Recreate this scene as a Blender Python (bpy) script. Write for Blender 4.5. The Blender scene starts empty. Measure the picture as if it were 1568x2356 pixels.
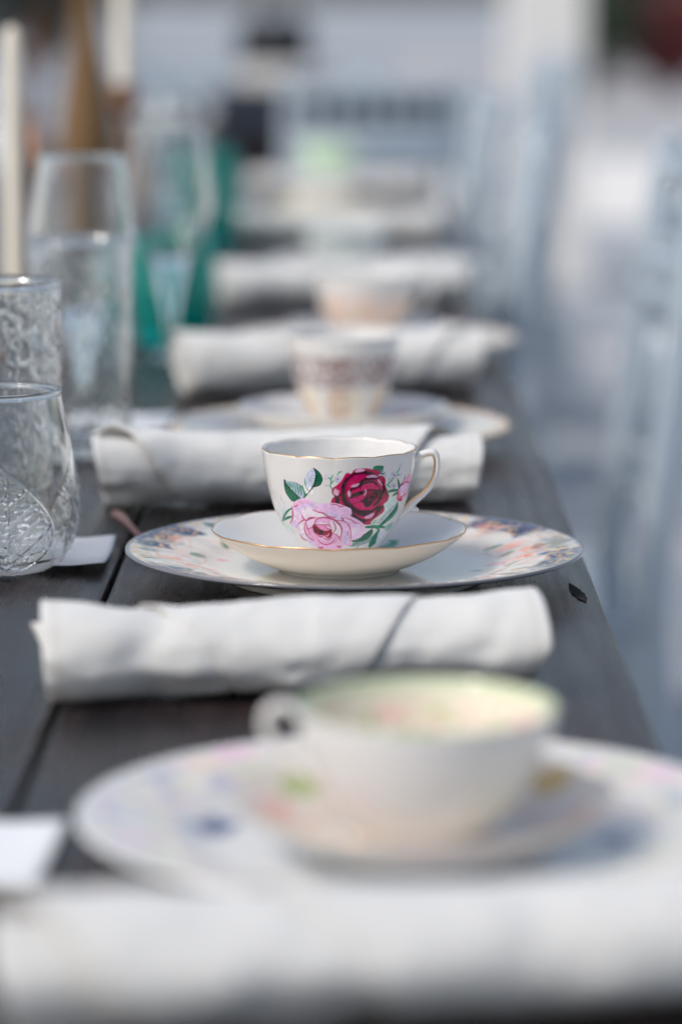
import bpy, math, random
import numpy as np
from math import radians, pi, sin, cos, atan
rng = np.random.RandomState(7)
random.seed(7)
S = bpy.context.scene
COL = S.collection
TZ = 0.75                                  # table top height

# ------------------------------------------------------------------ camera
F = 7400.0 / 2356.0
cam = bpy.data.cameras.new('camera')
cam.sensor_fit = 'VERTICAL'; cam.sensor_height = 36.0; cam.sensor_width = 24.0
cam.lens = F * 36.0
cam.clip_start = 0.05; cam.clip_end = 1000
cam.dof.use_dof = True; cam.dof.focus_distance = 1.885
cam.dof.aperture_fstop = cam.lens / 35.5
co = bpy.data.objects.new('camera', cam); COL.objects.link(co)
co.location = (0, 0, TZ + 0.348)
co.rotation_euler = (radians(90) - atan(1188 / 7400.0), 0, atan(42 / 7400.0))
S.camera = co

# ------------------------------------------------------------------ light
SUN_EL, SUN_AZ = 47.0, -124.0               # azimuth measured from +Y towards +X
W = bpy.data.worlds.new('World'); S.world = W; W.use_nodes = True
nt = W.node_tree
sky = nt.nodes.new('ShaderNodeTexSky'); sky.sky_type = 'NISHITA'; sky.sun_disc = False
sky.sun_elevation = radians(SUN_EL); sky.sun_rotation = radians(SUN_AZ)
sky.air_density = 1.0; sky.dust_density = 3.0; sky.ozone_density = 1.0
hsv = nt.nodes.new('ShaderNodeHueSaturation'); hsv.inputs['Saturation'].default_value = 0.76
nt.links.new(sky.outputs[0], hsv.inputs['Color'])
bg = nt.nodes['Background']; nt.links.new(hsv.outputs[0], bg.inputs['Color'])
bg.inputs['Strength'].default_value = 0.12
sun = bpy.data.lights.new('sun', 'SUN'); sun.energy = 1.4; sun.angle = radians(10); sun.color = (1, .945, .86)
so = bpy.data.objects.new('sun', sun); COL.objects.link(so)
so.rotation_euler = (radians(90 - SUN_EL), 0, radians(180 - SUN_AZ)); so.location = (0, 3, 6)
S.view_settings.view_transform = 'Standard'; S.view_settings.look = 'None'
S.view_settings.exposure = 0.38; S.view_settings.gamma = 1
S.render.engine = 'CYCLES'
S.cycles.use_denoising = True
S.cycles.max_bounces = 14; S.cycles.transmission_bounces = 12; S.cycles.glossy_bounces = 6
S.cycles.transparent_max_bounces = 12; S.cycles.sample_clamp_indirect = 12

# ------------------------------------------------------------------ helpers
def mat(name, base=(.8, .8, .8), rough=.5, attr=False, trans=0, ior=1.5, metal=0, coat=0, bump=None, sheen=0, spec=.5, sss=0):
    m = bpy.data.materials.new(name); m.use_nodes = True
    n = m.node_tree.nodes; l = m.node_tree.links; b = n['Principled BSDF']
    b.inputs['Base Color'].default_value = (*base, 1); b.inputs['Roughness'].default_value = rough
    b.inputs['Transmission Weight'].default_value = trans; b.inputs['IOR'].default_value = ior
    b.inputs['Metallic'].default_value = metal; b.inputs['Coat Weight'].default_value = coat
    b.inputs['Coat Roughness'].default_value = .06; b.inputs['Sheen Weight'].default_value = sheen
    b.inputs['Specular IOR Level'].default_value = spec
    if sss:
        b.inputs['Subsurface Weight'].default_value = 1; b.inputs['Subsurface Radius'].default_value = (1, .9, .8); b.inputs['Subsurface Scale'].default_value = sss
    if attr:
        a = n.new('ShaderNodeAttribute'); a.attribute_name = 'Col'; l.new(a.outputs['Color'], b.inputs['Base Color'])
    if bump:
        sc, dist, st = bump
        tc = n.new('ShaderNodeTexCoord'); t = n.new('ShaderNodeTexNoise'); t.inputs['Scale'].default_value = sc
        t.inputs['Detail'].default_value = 4; l.new(tc.outputs['Object'], t.inputs['Vector'])
        bp = n.new('ShaderNodeBump'); bp.inputs['Strength'].default_value = st; bp.inputs['Distance'].default_value = dist
        l.new(t.outputs[0], bp.inputs['Height']); l.new(bp.outputs[0], b.inputs['Normal'])
    return m

def mesh_obj(name, V, Q, m, parent=None, col=None, smooth=True, loc=None):
    me = bpy.data.meshes.new(name)
    V = np.asarray(V, dtype=np.float32); 
    me.from_pydata(V.tolist(), [], [list(map(int, q)) for q in Q])
    if smooth: me.polygons.foreach_set('use_smooth', np.ones(len(me.polygons), dtype=bool))
    if col is not None:
        a = me.color_attributes.new('Col', 'FLOAT_COLOR', 'POINT')
        c4 = np.ones((len(V), 4), dtype=np.float32); c4[:, :3] = col
        a.data.foreach_set('color', c4.ravel())
    if m: me.materials.append(m)
    o = bpy.data.objects.new(name, me); COL.objects.link(o)
    if parent: o.parent = parent
    if loc is not None: o.location = loc
    me.update()
    return o

def tag(o, label=None, cat=None, group=None, kind=None):
    if label: o['label'] = label
    if cat: o['category'] = cat
    if group: o['group'] = group
    if kind: o['kind'] = kind
    return o

def thing(name, label, cat, loc=(0, 0, 0), rz=0, group=None):
    o = bpy.data.objects.new(name, None); COL.objects.link(o)
    o.empty_display_size = .05
    o.location = loc; o.rotation_euler = (0, 0, rz)
    return tag(o, label, cat, group)

def dup(root, loc, rz, label=None, group=None):
    r = root.copy(); COL.objects.link(r); r.location = loc; r.rotation_euler = (0, 0, rz)
    if label: r['label'] = label
    if group: r['group'] = group
    for ch in list(root.children):
        c = ch.copy(); COL.objects.link(c); c.parent = r
        for g in list(ch.children):
            d = g.copy(); COL.objects.link(d); d.parent = c
    return r

def grid_faces(n, m, wrap):
    i = np.arange(n - 1)[:, None]; mm = m if wrap else m - 1
    j = np.arange(mm)[None, :]; j2 = (j + 1) % m
    return np.stack([(i * m + j), (i * m + j2), ((i + 1) * m + j2), ((i + 1) * m + j)], -1).reshape(-1, 4)

def resample(pts, n):
    pts = np.asarray(pts, float)
    d = np.r_[0, np.cumsum(np.hypot(*np.diff(pts, axis=0).T))]
    t = np.linspace(0, d[-1], n)
    return np.stack([np.interp(t, d, pts[:, 0]), np.interp(t, d, pts[:, 1])], 1)

def catmull(pts, k=8, closed=False):
    p = np.asarray(pts, float); n = len(p); out = []
    rngi = range(n) if closed else range(n - 1)
    for i in rngi:
        if closed: a, b, c, d = p[i - 1], p[i], p[(i + 1) % n], p[(i + 2) % n]
        else: a, b, c, d = p[max(i - 1, 0)], p[i], p[i + 1], p[min(i + 2, n - 1)]
        for t in np.arange(k) / k:
            out.append(.5 * ((2 * b) + (c - a) * t + (2 * a - 5 * b + 4 * c - d) * t * t + (3 * b - a - 3 * c + d) * t ** 3))
    if not closed: out.append(p[-1])
    return np.array(out)

def lathe(name, prof, m, parent=None, nseg=96, theta=None, mod=None, colf=None, loc=None, smooth=True):
    """prof: (r, z) upward along the outside, then down the inside"""
    prof = np.asarray(prof, float)
    th = np.linspace(0, 2 * pi, nseg, endpoint=False) if theta is None else np.asarray(theta)
    R = np.repeat(np.maximum(prof[:, :1], 2e-5), len(th), 1); Z = np.repeat(prof[:, 1:], len(th), 1)
    T = np.repeat(th[None], len(prof), 0)
    if mod: R, Z = mod(T, R, Z)
    V = np.stack([R * np.cos(T), R * np.sin(T), Z], -1).reshape(-1, 3)
    col = None
    if colf is not None:
        I = np.repeat(np.arange(len(prof))[:, None], len(th), 1)
        col = colf(T, R, Z, I).reshape(-1, 3)
    return mesh_obj(name, V, grid_faces(len(prof), len(th), True), m, parent, col, smooth, loc)

def tube_data(pts, rad, ns=10, up=(0, 0, 1), flat=1.0, closed=False):
    pts = np.asarray(pts, float); n = len(pts)
    rad = np.full(n, rad) if np.isscalar(rad) else np.asarray(rad)
    if closed: tg = np.roll(pts, -1, 0) - np.roll(pts, 1, 0)
    else: tg = np.gradient(pts, axis=0)
    tg /= np.linalg.norm(tg, axis=1)[:, None] + 1e-12
    u = np.asarray(up, float); a = np.cross(tg, u)
    bad = np.linalg.norm(a, axis=1) < 1e-3
    a[bad] = np.cross(tg[bad], np.array([1.0, 0, 0]))
    a /= np.linalg.norm(a, axis=1)[:, None]; b = np.cross(a, tg)
    ph = np.linspace(0, 2 * pi, ns, endpoint=False)
    V = pts[:, None] + rad[:, None, None] * (np.cos(ph)[None, :, None] * a[:, None] + flat * np.sin(ph)[None, :, None] * b[:, None])
    V = V.reshape(-1, 3)
    if closed:
        i = np.arange(n)[:, None]; j = np.arange(ns)[None]; j2 = (j + 1) % ns; i2 = (i + 1) % n
        Q = np.stack([i * ns + j, i2 * ns + j, i2 * ns + j2, i * ns + j2], -1).reshape(-1, 4)
        return V, [tuple(q) for q in Q]
    Q = [tuple(q[::-1]) for q in grid_faces(n, ns, True)]
    Q.append(tuple(range(ns))); Q.append(tuple(range((n - 1) * ns, n * ns))[::-1])
    return V, Q

def join(parts):
    V = []; Q = []; o = 0
    for v, q in parts:
        V.append(np.asarray(v)); Q += [tuple(int(k) + o for k in f) for f in q]; o += len(v)
    return np.concatenate(V), Q

def box_data(x0, x1, y0, y1, z0, z1, b=0.0):
    import bmesh
    bm = bmesh.new(); bmesh.ops.create_cube(bm, size=1)
    for v in bm.verts:
        v.co.x = x0 if v.co.x < 0 else x1; v.co.y = y0 if v.co.y < 0 else y1; v.co.z = z0 if v.co.z < 0 else z1
    if b: bmesh.ops.bevel(bm, geom=bm.edges[:], offset=b, segments=2, profile=.5, affect='EDGES')
    bm.verts.index_update()
    V = [v.co[:] for v in bm.verts]; Q = [tuple(v.index for v in f.verts) for f in bm.faces]; bm.free()
    return np.array(V), Q

def vnoise(x, y, seed=0):
    """smooth value noise"""
    r = np.random.RandomState(seed).rand(64, 64)
    xi = np.floor(x).astype(int); yi = np.floor(y).astype(int); fx = x - xi; fy = y - yi
    fx = fx * fx * (3 - 2 * fx); fy = fy * fy * (3 - 2 * fy)
    g = lambda a, b: r[a % 64, b % 64]
    return (g(xi, yi) * (1 - fx) + g(xi + 1, yi) * fx) * (1 - fy) + (g(xi, yi + 1) * (1 - fx) + g(xi + 1, yi + 1) * fx) * fy

def fbm(x, y, seed=0, o=3):
    s = 0; a = .5
    for k in range(o): s = s + a * vnoise(x * 2 ** k, y * 2 ** k, seed + k); a *= .5
    return s / (1 - .5 ** o)

def worley(x, y, px, py, chunk=20000):
    """distance to nearest and second nearest feature points"""
    sh = x.shape; x = x.ravel(); y = y.ravel(); f1 = np.empty(len(x)); f2 = np.empty(len(x))
    for s in range(0, len(x), chunk):
        d = np.hypot(x[s:s + chunk, None] - px[None], y[s:s + chunk, None] - py[None])
        q = np.partition(d, 1, 1); f1[s:s + chunk] = q[:, 0]; f2[s:s + chunk] = q[:, 1]
    return f1.reshape(sh), f2.reshape(sh)

def smooth01(x): x = np.clip(x, 0, 1); return x * x * (3 - 2 * x)

def lin(c):
    c = np.asarray(c, float) / 255; return np.where(c <= .04045, c / 12.92, ((c + .055) / 1.055) ** 2.4)
def pig(*c):
    """pigment from the colour as it looks on the white glaze in the photograph"""
    return np.clip(lin(c) * 1.5, 0.004, .84)

# ------------------------------------------------------------------ materials
M_PORC = mat('glazed_porcelain', attr=True, rough=.07, coat=.2)
M_GOLD = mat('gilding', (.78, .50, .26), .28, metal=1)
M_CLOTH = mat('cotton_napkin', attr=True, rough=.95, sheen=.25, spec=.2, bump=(1500, .0003, .25), sss=.0012)
M_GLASS = mat('clear_glass', (.97, .985, .985), 0.0, trans=1, ior=1.5)
M_TEAL = mat('teal_glass', (.0, .56, .50), 0.03, trans=.78, ior=1.45)
M_WATER = mat('water', (1, 1, 1), 0.0, trans=1, ior=1.33)
M_CARD = mat('matt_white_card', attr=True, rough=.6)
M_COPPER = mat('copper', (.36, .09, .06), .12, metal=1)
M_WAX = mat('cream_wax', (.82, .77, .67), .5, sss=.008)
M_BRASS = mat('aged_brass', (.30, .16, .10), .4, metal=.7)
M_CHAIR = mat('silver_resin', (.50, .59, .68), .06, coat=.7, trans=.3, ior=1.4)
M_BOTTLE = mat('gold_painted_glass', (.17, .088, .026), .34, metal=.2, coat=.15, bump=(60, .001, .3))
M_BLACK = mat('black_leather', (.012, .014, .018), .45, bump=(90, .001, .4))
M_CUSHION = mat('navy_cushion', (.02, .03, .05), .8, bump=(200, .001, .4))

def wood_mat():
    m = bpy.data.materials.new('dark_stained_wood'); m.use_nodes = True
    n = m.node_tree.nodes; l = m.node_tree.links; b = n['Principled BSDF']
    tc = n.new('ShaderNodeTexCoord')
    def noise(scale, sx, sy, det=5, rough=.6):
        mp = n.new('ShaderNodeMapping'); mp.inputs['Scale'].default_value = (sx, sy, 8)
        t = n.new('ShaderNodeTexNoise'); t.inputs['Scale'].default_value = scale; t.inputs['Detail'].default_value = det
        t.inputs['Roughness'].default_value = rough
        l.new(tc.outputs['Object'], mp.inputs['Vector']); l.new(mp.outputs[0], t.inputs['Vector']); return t.outputs['Fac']
    def ramp(src, p0, c0, p1, c1):
        r = n.new('ShaderNodeValToRGB'); r.color_ramp.elements[0].position = p0; r.color_ramp.elements[1].position = p1
        r.color_ramp.elements[0].color = (*c0, 1); r.color_ramp.elements[1].color = (*c1, 1); l.new(src, r.inputs[0]); return r.outputs[0]
    def mix(a, bb, f, mode='MIX'):
        x = n.new('ShaderNodeMix'); x.data_type = 'RGBA'; x.blend_type = mode
        l.new(a, x.inputs[6]); l.new(bb, x.inputs[7])
        if isinstance(f, float): x.inputs[0].default_value = f
        else: l.new(f, x.inputs[0])
        return x.outputs[2]
    grain = noise(3.0, 26, 1.0, 8, .65)
    fine = noise(22.0, 30, 2.2, 6, .7)
    blot = noise(3.5, 2.2, 1, 4)
    base = ramp(grain, .35, (.005, .004, .005), .66, (.036, .025, .026))
    warm = ramp(blot, .5, (.006, .005, .007), .70, (.058, .028, .023))
    c = mix(base, warm, .35)
    pore = ramp(fine, .33, (.25, .25, .25), .44, (1, 1, 1))
    c = mix(c, pore, 1.0, 'MULTIPLY')
    dust = ramp(noise(160, 1, 1, 2), .70, (0, 0, 0), .78, (.035, .033, .031))
    c = mix(c, dust, 1.0, 'ADD')
    l.new(c, b.inputs['Base Color'])
    rr = mix(ramp(blot, .3, (.16,) * 3, .72, (.34,) * 3), ramp(grain, .35, (.14,) * 3, .65, (.42,) * 3), .5)
    l.new(rr, b.inputs['Roughness']); b.inputs['Specular IOR Level'].default_value = .20
    h = n.new('ShaderNodeMath'); h.operation = 'ADD'
    peb = noise(420, 1, .8, 3)
    m2 = n.new('ShaderNodeMath'); m2.operation = 'MULTIPLY'; l.new(peb, m2.inputs[0]); m2.inputs[1].default_value = .45
    l.new(m2.outputs[0], h.inputs[0]); l.new(fine, h.inputs[1])
    bp = n.new('ShaderNodeBump'); bp.inputs['Strength'].default_value = .6; bp.inputs['Distance'].default_value = .0008
    l.new(h.outputs[0], bp.inputs['Height']); l.new(bp.outputs[0], b.inputs['Normal'])
    return m
M_WOOD = wood_mat()

def ground_mat(name, c0, c1, sc=1.2):
    m = bpy.data.materials.new(name); m.use_nodes = True
    n = m.node_tree.nodes; l = m.node_tree.links; b = n['Principled BSDF']
    tc = n.new('ShaderNodeTexCoord'); t = n.new('ShaderNodeTexNoise'); t.inputs['Scale'].default_value = sc
    t.inputs['Detail'].default_value = 8; t.inputs['Roughness'].default_value = .65
    r = n.new('ShaderNodeValToRGB'); r.color_ramp.elements[0].position = .3; r.color_ramp.elements[1].position = .7
    r.color_ramp.elements[0].color = (*c0, 1); r.color_ramp.elements[1].color = (*c1, 1)
    l.new(tc.outputs['Object'], t.inputs['Vector']); l.new(t.outputs['Fac'], r.inputs[0]); l.new(r.outputs[0], b.inputs['Base Color'])
    b.inputs['Roughness'].default_value = .85
    return m

# ------------------------------------------------------------------ setting
def sheet(name, x0, x1, y0, y1, z, m):
    o = mesh_obj(name, [(x0, y0, z), (x1, y0, z), (x1, y1, z), (x0, y1, z)], [(0, 1, 2, 3)], m, smooth=False)
    o['kind'] = 'structure'; return o
M_SHADED = ground_mat('shaded_paving', (.31, .345, .38), (.40, .43, .465))  # grey tone carries the tree shade between the bright bands
M_SUNLIT = ground_mat('sunlit_paving', (.72, .71, .69), (.82, .81, .79))  # bright copy of the ground tone, sunlight put into the colour
M_DUST = ground_mat('pinkish_gravel', (.37, .375, .39), (.46, .46, .47))
sheet('ground', -300, 300, -60, 600, 0, M_SHADED)
sheet('sunlit_patch', -14, 14, 5.0, 6.55, .004, M_SUNLIT)  # these pale bands paint patches of sun falling through tree shade
sheet('sunlit_patch', -14, 14, 8.55, 10.1, .004, M_SUNLIT)
sheet('sunlit_patch', -20, 20, 15.6, 22.5, .004, M_SUNLIT)
sheet('gravel_strip', -60, 60, 24.0, 60, .004, M_DUST)

# ------------------------------------------------------------------ table
def make_table(label, xs, y0, y1, group=None):
    t = thing('table', label, 'table', ((xs[0] + xs[-1]) / 2, (y0 + y1) / 2, 0), 0, group)
    cx, cy = t.location.x, t.location.y
    for i in range(len(xs) - 1):
        g = .0013
        w = (xs[i + 1] - xs[i]) / 2 - g; ly = (y1 - y0) / 2
        v, q = box_data(-w, w, -ly, ly, -.04, 0, .003)
        o = mesh_obj('plank', v, q, M_WOOD, t, smooth=False)
        o.location = ((xs[i] + xs[i + 1]) / 2 - cx, 0, TZ - (.0006 if i % 2 else 0))
    v, q = join([box_data(xs[0] + .08 - cx, xs[-1] - .08 - cx, y0 + .1 - cy, y0 + .13 - cy, TZ - .12, TZ - .042),
                 box_data(xs[0] + .08 - cx, xs[-1] - .08 - cx, y1 - .13 - cy, y1 - .1 - cy, TZ - .12, TZ - .042),
                 box_data(xs[0] + .08 - cx, xs[0] + .11 - cx, y0 + .131 - cy, y1 - .131 - cy, TZ - .12, TZ - .042),
                 box_data(xs[-1] - .11 - cx, xs[-1] - .08 - cx, y0 + .131 - cy, y1 - .131 - cy, TZ - .12, TZ - .042)])
    mesh_obj('frame', v, q, M_WOOD, t, smooth=False)
    for sx in (xs[0] + .15, xs[-1] - .15):
        for sy in (y0 + .17, y1 - .17):
            v, q = box_data(-.035, .035, -.035, .035, 0, TZ - .0425, .004)
            o = mesh_obj('leg', v, q, M_WOOD, t, smooth=False); o.location = (sx - cx, sy - cy, 0)
    return t
table = make_table('long dark stained plank table laid for tea, running away from the viewer', [-.732, -.4405, -.149, .1425], .62, 6.55)
make_table('far dark wooden table standing beyond the end of the long tea table', [-.75, -.45, -.15, .15], 7.75, 10.6)

# a knot gouged out of the near plank edge: a real splintered hollow lined with dark grain
def gouge():
    n = 26; t = np.linspace(0, 1, n); w = .0036 * np.sin(pi * t ** .8) * (1 + .35 * (rng.rand(n) - .5))
    L = []; k = 7
    for i in range(n):
        for j in range(k):
            s = j / (k - 1) * 2 - 1
            L.append((s * w[i] + .006 * (t[i] - .5) * -1.0, (t[i] - .5) * .062, .0004 + .0002 * rng.rand()))
    m = mat('splintered_knot', (.006, .005, .005), .9, bump=(900, .001, .8))
    o = mesh_obj('knot', L, grid_faces(n, k, False), m, table)
    o.location = (.1285 - table.location.x, 1.868 - table.location.y, TZ)
gouge()

# ------------------------------------------------------------------ transfer print for the rose cup
class Canvas:
    """print artwork, coordinates in tenths of the cup's own outline"""
    def __init__(s, u0, u1, v0, v1, k, base):
        s.u0, s.v0, s.k = u0, v0, k
        s.w = int((u1 - u0) * k); s.h = int((v1 - v0) * k)
        s.a = np.tile(np.asarray(base, float), (s.h, s.w, 1))
    def _box(s, p, pad):
        x0 = max(int((p[:, 0].min() - s.u0 - pad) * s.k), 0); x1 = min(int((p[:, 0].max() - s.u0 + pad) * s.k) + 2, s.w)
        y0 = max(int((p[:, 1].min() - s.v0 - pad) * s.k), 0); y1 = min(int((p[:, 1].max() - s.v0 + pad) * s.k) + 2, s.h)
        X, Y = np.meshgrid(np.arange(x0, x1) / s.k + s.u0, np.arange(y0, y1) / s.k + s.v0)
        return x0, x1, y0, y1, X, Y
    def _dist(s, p, X, Y, closed):
        q = np.roll(p, -1, 0) if closed else p[1:]; p0 = p if closed else p[:-1]
        best = np.full(X.shape, 1e9); ti = np.zeros(X.shape); ins = np.zeros(X.shape, bool)
        for i, (a, b) in enumerate(zip(p0, q)):
            d = b - a; L2 = d @ d + 1e-9
            t = np.clip(((X - a[0]) * d[0] + (Y - a[1]) * d[1]) / L2, 0, 1)
            r = np.hypot(X - a[0] - t * d[0], Y - a[1] - t * d[1])
            k = r < best; best[k] = r[k]; ti[k] = (i + t[k]) / len(p0)
            if closed:
                c = (a[1] > Y) != (b[1] > Y)
                with np.errstate(divide='ignore', invalid='ignore'):
                    ins ^= c & (X < (b[0] - a[0]) * (Y - a[1]) / (b[1] - a[1] + 1e-12) + a[0])
        return best, ti, ins
    def poly(s, p, c, soft=3.0, op=1.0, sm=True):
        p = np.asarray(p, float)
        if sm: p = catmull(p, 5, True)
        x0, x1, y0, y1, X, Y = s._box(p, soft)
        if x1 <= x0 or y1 <= y0: return
        d, _, ins = s._dist(p, X, Y, True); sd = np.where(ins, d, -d)
        al = op * np.clip(.5 + sd / soft, 0, 1)[..., None]
        s.a[y0:y1, x0:x1] = s.a[y0:y1, x0:x1] * (1 - al) + np.asarray(c) * al
    def stroke(s, p, w, c, soft=2.5, op=1.0):
        p = catmull(p, 6)
        x0, x1, y0, y1, X, Y = s._box(p, w + soft)
        if x1 <= x0 or y1 <= y0: return
        d, t, _ = s._dist(p, X, Y, False)
        ww = w / 2 * (.35 + .65 * np.sin(pi * np.clip(t, .03, .97)) ** .6)
        al = op * np.clip(.5 + (ww - d) / soft, 0, 1)[..., None]
        s.a[y0:y1, x0:x1] = s.a[y0:y1, x0:x1] * (1 - al) + np.asarray(c) * al
    def sample(s, u, v):
        x = np.clip((u - s.u0) * s.k, 0, s.w - 1.001); y = np.clip((v - s.v0) * s.k, 0, s.h - 1.001)
        xi = x.astype(int); yi = y.astype(int); fx = (x - xi)[..., None]; fy = (y - yi)[..., None]
        a = s.a
        return (a[yi, xi] * (1 - fx) + a[yi, np.minimum(xi + 1, s.w - 1)] * fx) * (1 - fy) + (a[np.minimum(yi + 1, s.h - 1), xi] * (1 - fx) + a[np.minimum(yi + 1, s.h - 1), np.minimum(xi + 1, s.w - 1)] * fx) * fy

WHITE = np.array([.715, .71, .70])
CREAM = np.array([.745, .72, .66])

def rose_print():
    A = Canvas(100, 1250, 40, 980, .5, WHITE)
    def r1(*p): return [(588 + x * .4, 235.2 + y * .4) for x, y in p]
    def r2(*p): return [(254.8 + x * .4, 274.4 + y * .4) for x, y in p]
    GD = pig(8, 74, 55); GM = pig(22, 112, 84); GL = pig(120, 165, 145); GP = pig(160, 190, 178)
    LV = pig(160, 160, 182); INK = pig(22, 34, 34); LVL = pig(172, 168, 188)
    # pale sprays behind
    for p in [((0, 640), (60, 800), (90, 1000)), ((40, 560), (90, 700), (80, 900)), ((110, 640), (115, 780), (80, 880)), ((0, 820), (40, 980), (110, 1080), (190, 1160))]:
        A.stroke(r2(*p), 9, pig(168, 172, 182), 4, .8)
    for p in [((180, 1040), (260, 1160), (340, 1220)), ((90, 1000), (170, 1090), (300, 1170)), ((110, 1070), (190, 1130), (210, 1160))]:
        A.stroke(r2(*p), 6, GP, 3, .8)
    A.poly(r2((30, 570), (55, 560), (70, 620), (50, 640)), pig(165, 165, 180), 4, .7)
    for p in [((1060, 640), (1110, 720), (1090, 820), (1000, 900)), ((1050, 720), (1150, 740), (1200, 780)), ((990, 860), (1060, 800), (1100, 740)), ((1010, 480), (1040, 560), (1080, 600))]:
        A.stroke(r1(*p), 14, GP, 6, .85)
    A.poly(r1((1020, 760), (1090, 740), (1110, 830), (1040, 880), (990, 900)), pig(175, 195, 188), 10, .7)
    # stems left
    A.stroke(r2((60, 990), (100, 900), (160, 820), (232, 770)), 17, GM); A.stroke(r2((100, 920), (160, 830), (225, 780)), 6, GD)
    A.stroke(r2((60, 985), (150, 935), (250, 912)), 20, GM); A.stroke(r2((90, 960), (160, 930), (250, 905)), 7, GD)
    A.stroke(r2((60, 980), (85, 1030), (100, 1070)), 7, GL)
    # leaf with half in grey
    A.poly(r2((103, 280), (160, 310), (250, 322), (340, 352), (430, 420), (485, 520), (488, 565), (440, 605), (400, 612), (300, 657), (230, 632), (180, 570), (135, 500), (115, 410)), pig(10, 92, 66), 2)
    A.poly(r2((135, 312), (250, 330), (340, 365), (415, 430), (455, 520), (440, 580), (390, 605), (300, 520), (200, 410)), pig(150, 160, 178), 3)
    for i in range(6):
        x = 170 + i * 50
        A.stroke(r2((x, 325 + i * 12), (x + 35, 380 + i * 30), (x + 45 - i * 4, 450 + i * 28)), 11, pig(40, 118, 92), 3, .9)
    A.stroke(r2((105, 285), (190, 420), (300, 530), (400, 612)), 8, INK)
    for i in range(5):
        A.stroke(r2((180 + i * 45, 420 + i * 38), (150 + i * 42, 440 + i * 40), (130 + i * 40, 440 + i * 48)), 6, INK, 2, .8)
    A.stroke(r2((105, 285), (115, 400), (140, 500), (230, 635), (300, 657)), 6, INK, 2, .9)
    # second leaf
    A.poly(r2((620, 98), (550, 140), (482, 215), (464, 300), (480, 410), (530, 490), (560, 470), (610, 400), (645, 300), (650, 180)), pig(163, 167, 188), 2.5)
    A.poly(r2((620, 98), (700, 160), (745, 230), (757, 310), (710, 390), (650, 413), (606, 412), (640, 320), (655, 200)), pig(10, 88, 62), 2)
    for i in range(5):
        A.stroke(r2((640 - i * 8, 240 + i * 42), (600 - i * 10, 220 + i * 45), (560 - i * 12, 240 + i * 45)), 6, pig(90, 140, 125), 3, .7)
        A.stroke(r2((650 - i * 8, 250 + i * 36), (690 - i * 5, 230 + i * 40), (725 - i * 8, 225 + i * 42)), 6, INK, 2, .8)
    A.stroke(r2((465, 270), (468, 340), (490, 430), (530, 490)), 8, pig(60, 125, 100))
    A.stroke(r2((620, 98), (658, 200), (640, 320), (605, 410), (540, 495), (445, 607)), 11, INK)
    A.stroke(r2((620, 98), (700, 160), (747, 235), (757, 310), (710, 390), (606, 412)), 7, INK)
    # forget-me-nots
    def forget(f, x, y, r, n=5):
        for k in range(n):
            a = k * 2 * pi / n + .3
            cx, cy = x + r * .62 * cos(a), y + r * .62 * sin(a)
            ring = [(cx + r * .5 * cos(b), cy + r * .5 * sin(b)) for b in np.linspace(0, 2 * pi, 8, endpoint=False)]
            A.poly(f(*ring), LVL, 4, .9); A.stroke(f(*ring), 5, pig(140, 135, 155), 3, .5)
        A.poly(f((x - 9, y - 9), (x + 9, y - 9), (x + 9, y + 9), (x - 9, y + 9)), pig(70, 40, 60), 3)
    for p in [((885, 390), (925, 345), (960, 310)), ((905, 350), (912, 280), (940, 212)), ((860, 262), (890, 275), (912, 300)), ((1020, 215), (1050, 170), (1095, 162)), ((885, 390), (920, 435), (945, 470))]:
        A.stroke(r2(*p), 11, pig(60, 135, 105), 3, .9)
    forget(r2, 1022, 288, 48)
    for x, y in [(830, 225), (820, 275), (835, 395)]:
        A.poly(r2((x - 38, y + 8), (x, y - 18), (x + 40, y), (x, y + 18)), LVL, 4, .9)
    for p in [((1020, 480), (1090, 415), (1150, 320), (1215, 240), (1250, 150)), ((1180, 310), (1225, 295), (1265, 285)), ((1060, 440), (1070, 390), (1075, 360)), ((1020, 470), (1060, 490), (1070, 520))]:
        A.stroke(r1(*p), 11, pig(70, 135, 110), 3, .9)
    forget(r1, 1150, 302, 52); forget(r1, 1145, 490, 44)
    for x, y in [(1255, 125), (1272, 280), (1068, 385)]:
        A.poly(r1((x - 26, y - 5), (x, y - 36), (x + 27, y), (x, y + 30)), LVL, 4, .95)
    # leaf right of the dark rose
    A.poly(r1((870, 1125), (930, 1020), (1060, 890), (1200, 775), (1165, 900), (1000, 1085), (920, 1135)), pig(160, 172, 178), 4)
    A.poly(r1((1212, 735), (1218, 860), (1150, 990), (1040, 1090), (930, 1170), (875, 1165), (1000, 1070), (1105, 950), (1180, 830)), pig(28, 112, 86), 3)
    for i in range(7):
        x, y = 1195 - i * 42, 830 + i * 45
        A.stroke(r1((x, y), (x - 5, y + 45), (x - 35, y + 75)), 6, GD, 2, .8); A.stroke(r1((x - 20, y + 10), (x - 60, y + 5), (x - 90, y + 30)), 5, GM, 2, .6)
    A.stroke(r1((1212, 740), (1170, 860), (1050, 1010), (900, 1160)), 8, GD)
    A.poly(r1((785, 200), (830, 155), (955, 153), (945, 215), (900, 275), (840, 250)), pig(10, 100, 70), 2)
    A.poly(r1((948, 205), (1005, 265), (1005, 340), (880, 320), (905, 270)), pig(165, 172, 184), 3)
    A.stroke(r1((900, 280), (940, 240), (960, 160)), 10, INK, 2, .8); A.stroke(r1((900, 280), (950, 290), (985, 270)), 10, GD, 2, .9)
    # dark rose
    RED = pig(152, 4, 64); RB = pig(178, 12, 88); RK = pig(38, 6, 24); RD = pig(88, 5, 40); RH = pig(222, 150, 178)
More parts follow.
